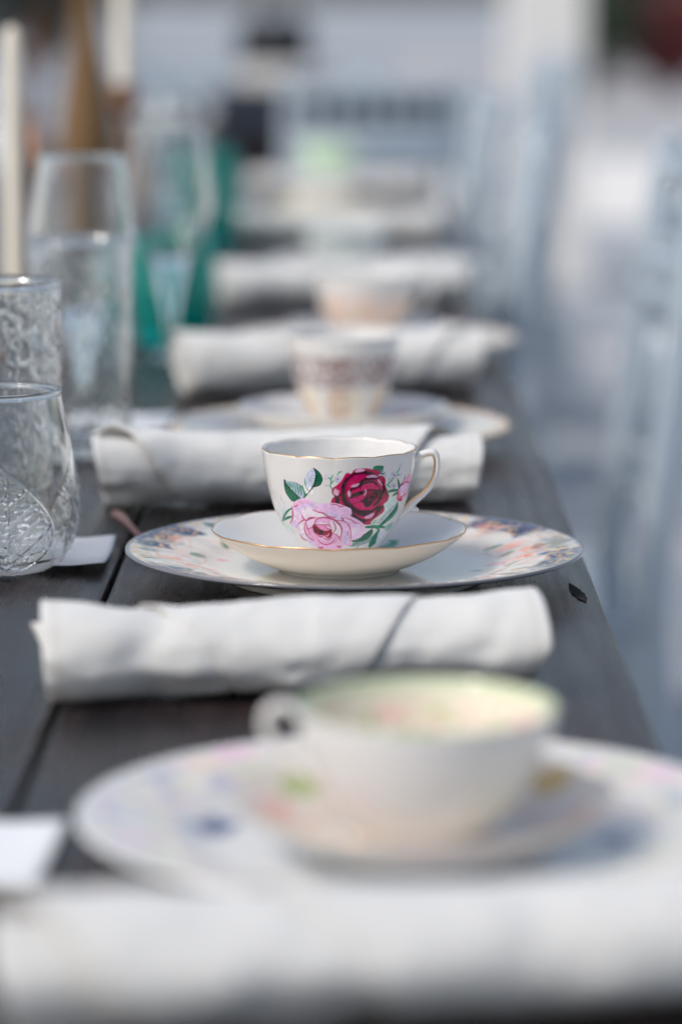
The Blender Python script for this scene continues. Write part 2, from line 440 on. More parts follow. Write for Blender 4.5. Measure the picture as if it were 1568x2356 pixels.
    A.poly(r1((420, 290), (470, 225), (560, 200), (680, 198), (800, 218), (885, 232), (900, 290), (875, 322), (930, 318), (980, 340), (1000, 400), (1000, 500), (1040, 580), (1056, 660), (1040, 740), (970, 800), (985, 850), (970, 925), (880, 1000), (800, 1060), (755, 1105), (750, 1140), (650, 1150), (580, 1100), (450, 1010), (400, 1000), (420, 900), (390, 870), (300, 840), (200, 800), (80, 780), (100, 700), (140, 672), (100, 620), (95, 560), (120, 520), (180, 480), (260, 400), (330, 290), (380, 284)), RED, 2)
    A.poly(r1((940, 470), (1000, 500), (1050, 620), (1052, 670), (950, 600)), RD, 12)
    A.poly(r1((330, 300), (400, 310), (360, 390), (290, 480), (270, 600), (170, 650), (110, 580), (200, 500)), RB, 30, .5)
    A.poly(r1((410, 1000), (430, 870), (470, 950), (560, 1040), (650, 1080), (640, 1140), (560, 1085)), RK, 6)
    A.poly(r1((150, 690), (220, 690), (205, 800), (150, 790)), RK, 10)
    A.poly(r1((860, 890), (950, 830), (970, 850), (900, 930), (840, 960)), RK, 10)
    for p, w in [(((430, 320), (520, 282), (610, 272), (720, 285), (800, 320), (865, 352)), 30), (((430, 335), (345, 410), (302, 500), (300, 590), (330, 700), (380, 790), (440, 850)), 40),
                 (((140, 680), (210, 660), (275, 630)), 14), (((275, 640), (290, 720), (340, 800), (420, 865)), 30), (((100, 560), (105, 620), (150, 675)), 8),
                 (((430, 850), (500, 925), (600, 955), (720, 925), (840, 880), (900, 850)), 46), (((450, 950), (540, 1040), (640, 1075), (720, 1060)), 16), (((850, 900), (840, 960), (780, 1040)), 16)]:
        A.stroke(r1(*p), w, RK, 8)
    A.poly(r1((430, 340), (560, 300), (700, 305), (830, 335), (640, 370), (590, 430), (420, 540), (400, 700), (440, 800), (360, 740), (320, 600), (340, 450)), RB, 20, .55)
    for p, w in [(((650, 385), (740, 362), (865, 362)), 24), (((650, 385), (600, 430), (540, 490), (420, 545)), 26), (((410, 560), (405, 640), (415, 740)), 18),
                 (((560, 500), (650, 445), (740, 425), (830, 455), (890, 525), (912, 610), (880, 740), (800, 820)), 22), (((945, 420), (962, 520), (940, 650), (880, 760)), 16)]:
        A.stroke(r1(*p), w, RK, 6)
    A.poly(r1((430, 600), (560, 540), (650, 472), (760, 442), (830, 475), (885, 545), (700, 552), (640, 590), (520, 620)), RB, 8)
    A.poly(r1((680, 556), (662, 640), (600, 722), (500, 772), (405, 772), (410, 700), (520, 690), (600, 640)), pig(172, 14, 92), 6)
    A.stroke(r1((415, 690), (480, 645), (560, 625), (650, 585)), 30, RK, 8)
    A.poly(r1((690, 550), (860, 555), (882, 620), (850, 700), (790, 770), (720, 845), (660, 850), (620, 780), (560, 765), (625, 720), (675, 660)), RK, 5)
    A.poly(r1((690, 590), (780, 565), (800, 600), (740, 660), (715, 710)), pig(120, 14, 58), 14, .9)
    A.stroke(r1((780, 640), (830, 660), (830, 710), (770, 730)), 12, RD, 5); A.stroke(r1((700, 740), (780, 740), (850, 690)), 12, RD, 5)
    A.poly(r1((480, 820), (560, 770), (625, 800), (660, 852), (760, 852), (845, 830), (760, 892), (590, 892)), RB, 10)
    A.poly(r1((450, 940), (560, 1000), (700, 1000), (825, 905), (830, 950), (760, 1035), (650, 1050), (540, 1020)), pig(160, 12, 78), 6)
    A.poly(r1((880, 385), (940, 460), (950, 560), (905, 520), (850, 440)), RB, 8, .8)
    for p, w in [(((490, 252), (560, 232), (635, 228)), 24), (((690, 345), (770, 330), (855, 338)), 18), (((428, 505), (490, 490), (545, 463)), 18), (((152, 570), (165, 605), (180, 635)), 42), (((383, 590), (386, 630), (388, 670)), 22), (((660, 1032), (730, 1010), (795, 965)), 24), (((875, 385), (905, 430), (940, 475)), 11), (((660, 560), (668, 600), (640, 650)), 8)]:
        A.stroke(r1(*p), w, RH, 8, .9)
    # bud
    A.stroke(r1((1040, 592), (1120, 566), (1215, 552)), 20, GM); A.stroke(r1((1040, 600), (1120, 578), (1205, 570)), 7, GD)
    A.poly(r1((1110, 668), (1150, 610), (1205, 582), (1185, 635)), GM, 3)
    A.poly(r1((1350, 285), (1300, 395), (1245, 480), (1225, 540), (1265, 500), (1320, 400)), GD, 3)
    A.poly(r1((1195, 660), (1210, 570), (1260, 470), (1340, 350), (1430, 268), (1462, 300), (1445, 400), (1425, 480), (1390, 600), (1330, 700), (1260, 747), (1210, 735)), pig(200, 138, 170), 3)
    A.poly(r1((1215, 590), (1270, 480), (1370, 412), (1422, 435), (1390, 550), (1310, 650), (1230, 670)), pig(216, 160, 190), 8)
    A.poly(r1((1195, 650), (1230, 690), (1290, 675), (1275, 742), (1210, 722)), pig(160, 18, 76), 6)
    A.stroke(r1((1215, 600), (1230, 655), (1290, 660), (1350, 610)), 9, pig(165, 30, 90)); A.stroke(r1((1270, 480), (1350, 412), (1425, 430)), 11, pig(165, 50, 105)); A.stroke(r1((1240, 560), (1235, 620), (1270, 640)), 7, pig(170, 60, 110))
    A.stroke(r1((1195, 640), (1215, 560), (1280, 440)), 7, INK)
    A.poly(r1((1205, 358), (1240, 415), (1248, 475), (1220, 530)), GD, 3)
    # lower stems and leaves
    A.stroke(r1((640, 1195), (780, 1180), (900, 1182), (1010, 1192)), 22, GM); A.stroke(r1((640, 1200), (760, 1195), (860, 1200)), 8, GD)
    A.poly(r1((990, 1195), (1060, 1130), (1142, 1108), (1085, 1212), (1010, 1272)), pig(120, 152, 145), 5)
    A.poly(r1((760, 1100), (830, 1070), (870, 1060), (840, 1120), (770, 1150)), GL, 8, .8)
    for p in [((760, 1195), (770, 1240), (740, 1290)), ((830, 1200), (890, 1230), (890, 1270))]: A.stroke(r1(*p), 12, GM)
    A.poly([(875, 853), (885, 795), (918, 752), (946, 724), (948, 765), (928, 815)], pig(30, 105, 82), 2)
    A.poly([(948, 735), (1000, 740), (960, 790), (925, 825)], pig(178, 182, 195), 5, .8)
    A.stroke([(878, 850), (912, 800), (944, 730)], 4, GD); A.stroke([(895, 820), (908, 815), (925, 812)], 3, GD); A.stroke([(905, 795), (918, 785), (938, 780)], 3, GD)
    A.poly(r2((1240, 1322), (1380, 1280), (1480, 1210), (1570, 1140), (1622, 1150), (1600, 1230), (1500, 1310), (1340, 1352)), pig(12, 84, 62), 2.5)
    A.poly(r2((1205, 1412), (1300, 1355), (1480, 1320), (1600, 1240), (1560, 1340), (1440, 1395), (1300, 1425)), pig(120, 140, 142), 3)
    for i in range(6): A.stroke(r2((1270 + i * 55, 1330 - i * 28), (1310 + i * 55, 1290 - i * 25), (1330 + i * 50, 1300 - i * 30)), 9, INK, 2, .8); A.stroke(r2((1290 + i * 52, 1350 - i * 22), (1290 + i * 52, 1390 - i * 22), (1260 + i * 52, 1410 - i * 22)), 6, GD, 2, .7)
    A.stroke(r2((1270, 1490), (1330, 1450), (1390, 1410)), 9, GL); A.poly(r2((1205, 1500), (1240, 1485), (1265, 1510), (1230, 1530)), LVL, 4)
    # pink rose
    P0 = pig(200, 160, 188); PL = pig(198, 178, 200); PP = pig(208, 138, 172); PV = pig(170, 160, 190); MG = pig(150, 22, 76); PW = pig(214, 188, 206)
    A.poly(r2((240, 720), (300, 650), (400, 608), (480, 608), (580, 640), (655, 695), (645, 735), (700, 718), (860, 688), (1000, 690), (1130, 735), (1240, 780), (1262, 860), (1240, 905), (1330, 950), (1440, 1020), (1482, 1090), (1482, 1180), (1400, 1270), (1240, 1330), (1262, 1402), (1100, 1422), (1088, 1490), (1000, 1542), (900, 1510), (800, 1512), (720, 1502), (690, 1445), (600, 1412), (550, 1372), (480, 1322), (400, 1252), (350, 1192), (330, 1120), (270, 1092), (220, 1052), (200, 1020), (240, 960), (250, 880), (244, 800)), P0, 2)
    A.poly(r2((300, 690), (420, 620), (520, 640), (500, 700), (400, 720)), pig(212, 150, 182), 20, .8)
    A.poly(r2((480, 700), (600, 680), (640, 730), (520, 780), (330, 820), (300, 790)), PV, 25, .8)
    A.poly(r2((640, 740), (800, 700), (1000, 730), (1200, 800), (1240, 890), (1100, 900), (800, 830), (650, 780)), pig(190, 156, 192), 25, .7)
    A.poly(r2((420, 800), (560, 750), (640, 820), (800, 870), (900, 920), (700, 930), (560, 920), (470, 960), (420, 880)), PW, 20, .9)
    A.poly(r2((780, 850), (950, 850), (1080, 910), (1110, 980), (960, 950), (860, 910)), PV, 18, .8)
    A.poly(r2((260, 850), (380, 820), (400, 900), (330, 1010), (240, 1010)), pig(216, 178, 200), 20, .8)
    A.poly(r2((230, 1010), (340, 1000), (330, 1100), (260, 1090)), PV, 15, .8)
    A.poly(r2((1140, 940), (1300, 960), (1460, 1060), (1460, 1180), (1300, 1290), (1240, 1180), (1220, 1050)), pig(204, 168, 196), 25, .8)
    A.poly(r2((1250, 1130), (1400, 1130), (1440, 1200), (1300, 1290)), pig(218, 176, 200), 30, .8)
    A.poly(r2((360, 1040), (460, 990), (450, 1110), (480, 1230), (560, 1330), (480, 1310), (380, 1210)), PW, 12, .9)
    A.poly(r2((480, 990), (600, 930), (820, 930), (980, 990), (1090, 1130), (1080, 1270), (960, 1370), (820, 1400), (660, 1360), (540, 1260), (470, 1120)), PP, 10, .9)
    A.poly(r2((490, 1000), (620, 935), (640, 980), (590, 1080), (520, 1110)), PL, 12, .8)
    A.poly(r2((640, 1000), (720, 940), (860, 950), (890, 1030), (640, 1040)), pig(212, 146, 182), 12)
    A.poly(r2((930, 990), (1010, 1020), (1080, 1130), (1060, 1250), (960, 1210), (980, 1120)), PW, 8, .9)
    A.poly(r2((1100, 1000), (1210, 1070), (1230, 1200), (1230, 1330), (1120, 1400), (1060, 1360), (1110, 1200)), pig(206, 166, 194), 20, .8)
    A.poly(r2((1140, 1180), (1200, 1200), (1210, 1330), (1130, 1390)), PV, 20, .7)
    A.poly(r2((590, 1080), (620, 1036), (680, 1060), (720, 1120), (790, 1150), (850, 1150), (915, 1130), (932, 1210), (900, 1272), (840, 1282), (785, 1240), (740, 1268), (670, 1242), (610, 1172)), pig(118, 2, 38), 3)
    A.poly(r2((690, 1140), (790, 1160), (800, 1230), (720, 1220)), pig(45, 0, 14), 8); A.poly(r2((620, 1100), (660, 1110), (690, 1190), (640, 1180)), pig(60, 0, 18), 8)
    A.stroke(r2((640, 1200), (690, 1240), (770, 1235)), 9, pig(200, 110, 150), 4); A.stroke(r2((800, 1240), (850, 1240), (870, 1200)), 9, pig(200, 110, 150), 4)
    A.poly(r2((660, 1060), (780, 1050), (915, 1060), (915, 1120), (840, 1150), (760, 1140), (700, 1100)), pig(200, 120, 160), 4)
    A.poly(r2((640, 1050), (720, 1015), (890, 1040), (760, 1056)), PW, 4); A.poly(r2((810, 1060), (900, 1110), (915, 1130), (850, 1110)), PW, 4)
    A.poly(r2((900, 980), (980, 1080), (980, 1150), (935, 1190), (915, 1100)), PW, 5)
    A.poly(r2((790, 1275), (860, 1300), (950, 1250), (970, 1290), (880, 1350), (760, 1330), (670, 1290)), pig(214, 160, 190), 8)
    A.poly(r2((620, 1380), (820, 1400), (1000, 1400), (1080, 1440), (1000, 1520), (840, 1500), (720, 1470)), pig(200, 146, 182), 25, .8)
    A.poly(r2((480, 1240), (600, 1330), (680, 1390), (600, 1400), (500, 1320)), PV, 20, .7)
    for p, w in [(((600, 800), (700, 840), (780, 860), (860, 910), (980, 930)), 10), (((1080, 935), (1110, 950), (1120, 990)), 11), (((480, 990), (540, 945), (630, 930)), 15), (((690, 942), (790, 930), (880, 942), (980, 982), (1060, 1060), (1092, 1150), (1070, 1260)), 13),
                 (((350, 1050), (400, 995), (470, 970)), 9), (((410, 880), (430, 940), (480, 985)), 8), (((1000, 980), (1120, 992), (1210, 1060), (1242, 1180), (1240, 1312)), 8), (((470, 1000), (450, 1090), (470, 1190), (540, 1280), (620, 1330)), 8),
                 (((620, 1060), (580, 1100), (510, 1120)), 7), (((620, 1050), (650, 980), (700, 945)), 7), (((620, 1050), (760, 1052), (900, 1050)), 7), (((810, 1060), (840, 1110), (910, 1130)), 7), (((930, 1000), (985, 1080), (980, 1140), (940, 1190)), 9),
                 (((930, 1200), (1010, 1230), (1060, 1290), (1070, 1340)), 7), (((670, 1290), (740, 1370), (830, 1392), (920, 1360), (975, 1280)), 8), (((780, 1280), (850, 1310), (930, 1270)), 7), (((690, 1440), (730, 1446), (775, 1432)), 12), (((720, 1502), (770, 1508), (825, 1492)), 9),
                 (((975, 1540), (1040, 1525), (1086, 1490)), 14), (((1000, 1410), (1040, 1426), (1085, 1422)), 10), (((380, 1230), (430, 1290), (490, 1320)), 9), (((200, 1020), (240, 960), (252, 870), (240, 740)), 11), (((270, 740), (310, 735), (345, 708)), 9),
                 (((890, 702), (1000, 715), (1060, 745), (1130, 750)), 8), (((1140, 930), (1250, 970), (1320, 1020), (1390, 1028)), 8), (((480, 1000), (500, 1100), (550, 1220)), 6), (((1190, 1240), (1196, 1190), (1200, 1160)), 6), (((770, 1230), (790, 1190), (790, 1160)), 8)]:
        A.stroke(r2(*p), w, MG, 2.5, .9)
    yy, xx = np.mgrid[0:A.h, 0:A.w]
    m = (np.abs(A.a - WHITE).sum(2) > .12)[..., None]
    n = (fbm(xx / 9., yy / 9., 7, 3) - .5)[..., None]
    A.a = np.where(m, np.clip(A.a * (1 + .55 * n), 0, .85), A.a)
    return A
ROSE = rose_print()

# ------------------------------------------------------------------ china
def shade_blobs(c, X, Y, blobs, seed=3):
    """print made of ragged flecks; X, Y in millimetres"""
    n = fbm(X / 5 + 31, Y / 5 + 17, seed, 3); n2 = fbm(X / 2.2 + 9, Y / 2.2 + 3, seed + 5, 2)
    for (bx, by, rx, ry, rot, colr, dens) in blobs:
        a = radians(rot); u = ((X - bx) * cos(a) + (Y - by) * sin(a)) / rx; v = (-(X - bx) * sin(a) + (Y - by) * cos(a)) / ry
        d = np.sqrt(u * u + v * v) + (n - .5) * 1.1
        al = smooth01((1 - d) * 3) * np.clip((n2 - (1 - dens) * .9) * 6, 0, 1)
        c = c * (1 - al[..., None]) + np.asarray(colr) * al[..., None]
    return c

def make_plate(label, x, y, rad=.1385, colf=None, seg=360, rz=0, cream=WHITE, z=TZ + .0004, group='dinner plates along the table', rim=None, flute=False):
    k = rad / .1385
    t = thing('dinner_plate', label, 'plate', (x, y, z), rz, group)
    prof = [(0, .004), (.070, .004), (.0725, 0), (.0765, 0), (.0785, .0048), (.092, .0078), (.115, .0125), (.136, .0170), (.1382, .0180), (.1385, .0188), (.1378, .0196), (.1355, .0194), (.115, .0160), (.1, .0125), (.093, .0098), (.087, .0078), (.078, .0066), (.06, .0062), (0, .0062)]
    p = catmull(prof, 6); p = resample(p, 150) if colf else resample(p, 70)
    p[:, 0] *= k
    top = np.argmax(p[:, 0])
    def cf(T, R, Z, I):
        c = np.tile(cream, R.shape + (1,)).astype(float)
        if colf is None: return c
        X = R * np.cos(T) * 1000 / k; Y = R * np.sin(T) * 1000 / k
        cc = colf(c, X, Y, R * 1000 / k, T)
        return np.where((I >= top - 2)[..., None], cc, c)
    fl = None
    if flute: fl = lambda T, R, Z: (R, Z + .00042 * np.sin(T * 30 + 1.2 * np.sin(T * 3)) * smooth01((R / k - .088) / .01) * smooth01((.133 - R / k) / .008))
    lathe('plate_body', p, M_PORC, t, seg, mod=fl, colf=cf)
    if rim:
        th = np.linspace(0, 2 * pi, 180, endpoint=False)
        v, q = tube_data(np.stack([.1380 * k * np.cos(th), .1380 * k * np.sin(th), np.full(180, .0193)], 1), .0007, 6, closed=True)
        mesh_obj('gilt_rim', v, q, rim, t)
    return t

def ruffle(n, amp, z0, z1, rad=.0):
    def f(T, R, Z):
        s = smooth01((Z - z0) / (z1 - z0)); w = np.abs(np.sin(n * T / 2 + .35)) ** .7 - .6
        return R * (1 + rad * s * w), Z + amp * s * w
    return f

def make_saucer(label, x, y, z, rad=.0765, colf=None, cream=WHITE, rim=M_GOLD, group='saucers on the dinner plates', under=None):
    k = rad / .0765
    t = thing('saucer', label, 'saucer', (x, y, z), 0, group)
    prof = [(0, .0022), (.033, .0022), (.0335, 0), (.0365, 0), (.0385, .0022), (.048, .0056), (.059, .0108), (.068, .0168), (.0745, .0224), (.0763, .0246), (.0762, .0253), (.0752, .0250), (.071, .0222), (.062, .0165), (.048, .0105), (.034, .0078), (.0265, .0070), (.0245, .0056), (0, .0056)]
    p = resample(catmull(prof, 5), 110); p[:, 0] *= k
    mod = ruffle(12, .0009, .012, .0250, .012)
    top = np.argmax(p[:, 1])
    def cf(T, R, Z, I):
        c = np.tile(cream, R.shape + (1,)).astype(float)
        if under is not None: c[I < top] = under
        if colf is None: return c
        cc = colf(c, R * np.cos(T) * 1000, R * np.sin(T) * 1000, R * 1000, T)
        return np.where((I >= top)[..., None], cc, c)
    lathe('saucer_body', p, M_PORC, t, 240, mod=mod, colf=cf)
    if rim:
        th = np.linspace(0, 2 * pi, 240, endpoint=False)
        R, Z = mod(th, np.full(240, .0762 * k), np.full(240, .0250))
        v, q = tube_data(np.stack([R * np.cos(th), R * np.sin(th), Z], 1), .00048, 6, closed=True)
        mesh_obj('gold_rim', v, q, rim, t)
    return t

def make_cup(label, x, y, z, outer, colout=None, colin=None, theta=None, nz=90, rot=0, handle=None, rim=M_GOLD, mod=None, nseg=160, gild=True, hscale=1.0, group='teacups along the table'):
    """outer: (r, z) from the foot up, metres"""
    t = thing('teacup', label, 'cup', (x, y, z), rot, group)
    o = resample(catmull(outer, 6), nz)
    H = o[-1, 1]
    inn = o[::-1].copy(); f = np.clip((o[::-1, 1] - .004) / H, 0, 1)
    inn[:, 0] = np.maximum(inn[:, 0] - .0021, 0); inn[:, 1] = np.maximum(inn[:, 1], .0055)
    inn = inn[inn[:, 1] > .0056][2:]
    lip = np.array([(o[-1, 0] - .0003, H + .0006), (o[-1, 0] - .0011, H + .0008), (o[-1, 0] - .0018, H + .0004)])
    foot = np.array([(0, .0018), (o[0, 0] - .003, .0018), (o[0, 0] - .0022, 0)])
    p = np.concatenate([foot, o, lip, inn, [(inn[-1, 0] * .6, .0055), (0, .0055)]])
    no = len(foot) + len(o) + 1
    def cf(T, R, Z, I):
        c = np.tile(WHITE, R.shape + (1,)).astype(float)
        X, Y = R * np.cos(T), R * np.sin(T)
        if colout is not None: c = np.where((I < no)[..., None], colout(c, X, Y, Z, T), c)
        if colin is not None: c = np.where((I >= no)[..., None], colin(c, X, Y, Z, T), c)
        return c
    lathe('cup_body', p, M_PORC, t, nseg, theta=theta, mod=mod, colf=cf)
    if rim:
        th = np.linspace(0, 2 * pi, 240, endpoint=False); R = np.full(240, o[-1, 0] - .0006); Z = np.full(240, H + .0005)
        if mod: R, Z = mod(th, R, Z)
        v, q = tube_data(np.stack([R * np.cos(th), R * np.sin(th), Z], 1), .00050, 6, closed=True)
        mesh_obj('gold_rim', v, q, rim, t)
    if handle is not None:
        pts, rad = handle
        pp = catmull([(a * hscale, 0, b * hscale) for a, b in pts], 6)
        rr = np.interp(np.linspace(0, 1, len(pp)), np.linspace(0, 1, len(rad)), rad) * hscale
        v, q = tube_data(pp, rr, 14, up=(0, 1, 0), flat=1.5)
        h = mesh_obj('handle', v, q, M_PORC, t, np.tile(WHITE, (len(v), 1)))
        if gild:
            # gilded line laid on the inward face and the front of the handle
            n = len(pp); tg = np.gradient(pp, axis=0); tg /= np.linalg.norm(tg, axis=1)[:, None]
            nrm = np.stack([tg[:, 2], 0 * tg[:, 0], -tg[:, 0]], 1)     # right of travel = towards the loop
            a = int(n * .12); b = int(n * .86)
            line = pp + nrm * (rr * .72)[:, None] + np.array([0, -1, 0]) * (rr * 1.5 * .72)[:, None]
            v, q = tube_data(line[a:b], .00062 * np.sin(np.linspace(.25, pi - .2, b - a)) + .0003, 6, up=(0, 1, 0), flat=.6)
            mesh_obj('gold_line', v, q, M_GOLD, h)
    return t

# --- place setting with the rose cup (the sharp one)
def plate_print():
    A = Canvas(-142, 142, -142, 142, 3.2, CREAM)
    NV = pig(12, 22, 58); NB = pig(50, 64, 96); GO = pig(176, 138, 92); SA = pig(206, 138, 122); SL = pig(222, 178, 160); GR = pig(46, 84, 66); GG = pig(96, 126, 96); RE = pig(196, 60, 46)
    def P(a, r): a = radians(a); return (r * cos(a), r * sin(a))
    def arc(a0, a1, r0, r1, n=9):
        return [P(a, r0) for a in np.linspace(a0, a1, n)] + [P(a, r1 - 5 * (2 * abs((a - a0) / (a1 - a0) - .5)) ** 2 * np.sign(r1 - r0) * -1) for a in np.linspace(a1, a0, n)]
    for k in range(6):
        b = 40 + 60 * k + (k % 2) * 4; s = .85 + .3 * ((k * 37 % 10) / 10)
        A.poly(arc(b - 15 * s, b + 15 * s, 135.5, 117), NB, .8); A.poly(arc(b - 11 * s, b + 12 * s, 133, 121), NV, 1.5, .85)
        A.stroke([P(a, 116.5 + 2.5 * (2 * abs((a - b) / 30)) ** 2 + .9 * sin(a * 1.3)) for a in np.linspace(b - 16 * s, b + 16 * s, 15)], 1.3, GO, .7)
        for q in range(5):
            c0 = b - 11 * s + q * 5.4; A.stroke([P(c0 - 1.6, 126), P(c0, 130.5), P(c0 + 1.7, 127), P(c0 + .3, 124), P(c0 - .8, 127)], .9, GO, .6)
        f = 10 + 60 * k
        for j, (da, r, rr) in enumerate([(0, 111, 8.5), (9, 103, 5.5), (-10, 104, 6)]):
            x, y = P(f + da, r)
            for q in range(6):
                t = q * pi / 3 + j; A.poly([(x + rr * .62 * cos(t) + rr * .48 * cos(u), y + rr * .62 * sin(t) + rr * .48 * sin(u)) for u in np.linspace(0, 2 * pi, 8, endpoint=False)], SA if q % 2 else SL, 1.0, .8)
            A.poly([(x + rr * .32 * cos(u), y + rr * .32 * sin(u)) for u in np.linspace(0, 2 * pi, 8, endpoint=False)], RE if j else GO, .8, .9)
        for da, r0, r1, cc in [(5, 118, 132, GR), (-6, 117, 131, GR), (14, 100, 92, GG), (-15, 101, 92, GG), (2, 100, 90, GG)]:
            p0 = np.array(P(f + da, r0)); p1 = np.array(P(f + da * 1.4, r1)); m = (p0 + p1) / 2; n = np.array([-(p1 - p0)[1], (p1 - p0)[0]]) * .26
            A.poly([p0, m + n, p1, m - n], cc, .8, .9); A.stroke([p0, m, p1], .6, NV, .5, .6)
        A.stroke([P(f - 24, 96), P(f - 12, 90), P(f, 95), P(f + 12, 88), P(f + 22, 96)], .8, pig(170, 110, 90), .6, .8)
    return A
PLATE = plate_print()
def imari(c, X, Y, R, T):
    c = PLATE.sample(X, Y)
    BL = pig(14, 24, 60); BL2 = pig(46, 58, 88); SA = pig(204, 140, 126); GO = pig(182, 150, 105); GR = pig(52, 80, 66); RE = pig(200, 60, 45)
    ang = np.degrees(T)
    sc = .5 + .5 * np.sin(T * 9 + 2 * fbm(X / 30, Y / 30, 4, 2)); band = smooth01((R - (122 - 14 * sc)) / 2.0) * smooth01((137 - R) / 1.5)
    up = smooth01((Y + 30) / 40)
    al = .35 * band * (.15 + .6 * up) * (.55 + .45 * (fbm(X / 3, Y / 3, 8, 2) > .45))
    c = c * (1 - al[..., None]) + BL2 * al[..., None]
    k = .4 * band * smooth01((fbm(X / 4.5, Y / 4.5, 21, 3) - .53) * 14) * (.25 + .6 * up); c = c * (1 - k[..., None]) + BL * k[..., None]
    g = band * smooth01((fbm(X / 2.2, Y / 2.2, 33, 2) - .60) * 14); c = c * (1 - g[..., None]) + GO * g[..., None]
    e = smooth01(1 - np.abs(R - (119 - 14 * sc)) / 1.1) * (fbm(X / 6, Y / 6, 40, 2) > .42); c = c * (1 - .8 * e[..., None]) + GO * .9 * .8 * e[..., None]
    s = smooth01((fbm(X / 7, Y / 3.4, 51, 3) - .57) * 12) * smooth01((R - 78) / 6) * smooth01((118 - R) / 6); c = c * (1 - .3 * s[..., None]) + SA * .3 * s[..., None]
    B = [(-124, 62, 14, 7, 60, BL, .9), (-106, 96, 13, 6, 40, BL, .85), (-83, 128, 18, 6, 20, BL2, .8), (-120, 40, 10, 6, 70, GO, .7), (58, 128, 13, 5, -20, BL, 1), (80, 112, 12, 7, -40, BL, .85), (98, 92, 16, 8, -50, BL2, .95), (112, 66, 15, 9, -60, BL2, .95), (104, 84, 8, 6, -50, BL, .85), (-126, 14, 8, 12, 5, GR, .95), (125, 24, 8, 14, -10, GR, .95), (119, 76, 6, 10, -10, GO, .9), (110, 58, 7, 5, 20, GO, .85),
         (-92, -27, 16, 9, 30, SA, .85), (-109, 44, 14, 5, 60, SA, .7), (-80, 18, 5, 6, 40, RE, 1), (95, 35, 14, 10, 10, SA, .8), (86, 4, 9, 7, 20, RE, .7), (86, 84, 14, 8, -40, SA, .7), (80, -14, 6, 7, 10, pig(210, 175, 95), .9), (74, -12, 4, 6, 0, GR, .9), (100, 2, 12, 4, 0, SA, .8), (104, -20, 14, 2.5, 25, SA, .75), (112, -8, 9, 2.5, 50, GR, .7), (-60, 105, 14, 9, 20, SA, .7), (40, 112, 10, 5, -10, SA, .7),
         (-70, -85, 20, 8, -30, SA, .7), (0, -110, 22, 7, 0, SA, .7), (70, -90, 18, 7, 30, SA, .7), (-110, -65, 9, 14, 30, BL2, .8), (110, -66, 9, 14, -30, BL2, .8)]
    c = c * .5 + .5 * shade_blobs(c, X, Y, B)
    ed = smooth01((R - 135.6) / .8); c = c * (1 - .85 * ed[..., None]) + pig(50, 56, 72) * .85 * ed[..., None]
    return c
make_plate('blue and salmon patterned plate in sharp focus under the rose cup', -.0028, 1.916, colf=imari, seg=720, cream=CREAM, flute=True)
def leafspot(c, X, Y, R, T):
    return shade_blobs(c, X, Y, [(31, 30, 6, 9, -30, pig(20, 120, 85), 1.2), (26, 20, 9, 2.5, 10, pig(90, 150, 125), 1.1)])
Z1 = TZ + .0004 + .0063
make_saucer('white saucer with wavy gold rim under the rose cup', -.0119, 1.9085, Z1, colf=leafspot, under=CREAM)

def rose_out(c, X, Y, Z, T):
    u = 671 + X / 8.66e-5; v = 935 - Z / 8.79e-5 - Y * .17 / 8.66e-5
    s = ROSE.sample(u, v)
    fr = (Y < -.004)[..., None]
    return np.where(fr, s, c)
th_front = np.r_[np.linspace(pi + .12, 2 * pi - .12, 520), np.linspace(2 * pi - .1, 3 * pi + .1, 90)]
CUP1 = [(.0222, 0), (.0218, .0028), (.0222, .0048), (.0240, .0078), (.0302, .0163), (.0357, .025), (.0396, .0338), (.0427, .0444), (.0450, .0558), (.0459, .063), (.0464, .0676)]
HX = lambda u, v: ((u - 671) * 8.66e-5, (935 - v) * 8.79e-5)
HP = [HX(1180, 232), HX(1215, 218), HX(1270, 195), HX(1322, 192), HX(1345, 225), HX(1348, 290), HX(1335, 355), HX(1300, 425), HX(1250, 480), HX(1195, 525), HX(1150, 570), HX(1110, 610), HX(1070, 640), HX(1040, 655)]
HR = [.0026, .0024, .0021, .0022, .0019, .0017, .0017, .0018, .0019, .0023, .0028, .0025, .0023, .0026]
cup1 = make_cup('white gold rimmed teacup printed with a crimson rose and a pink rose', -.0119, 1.9085, Z1 + .0058, CUP1, colout=rose_out, theta=th_front, nz=280, handle=(HP, HR), mod=ruffle(12, .0008, .055, .0676, .010), gild=True)
# thumb spur and tail spur on the rose cup's handle
sp = [h for h in cup1.children if h.name.startswith('handle')][0]
def spur(pts, rad):
    pp = catmull([(*HX(a, b),) for a, b in pts], 5); pp = np.stack([pp[:, 0], 0 * pp[:, 0], pp[:, 1]], 1)
    v, q = tube_data(pp, np.interp(np.linspace(0, 1, len(pp)), np.linspace(0, 1, len(rad)), rad), 12, up=(0, 1, 0), flat=1.5)
    mesh_obj('spur', v, q, M_PORC, sp, np.tile(WHITE, (len(v), 1)))
spur([(1270, 200), (1310, 184), (1336, 170)], [.0015, .0018, .0006])
spur([(1130, 575), (1180, 580), (1222, 592)], [.0020, .0022, .0008])

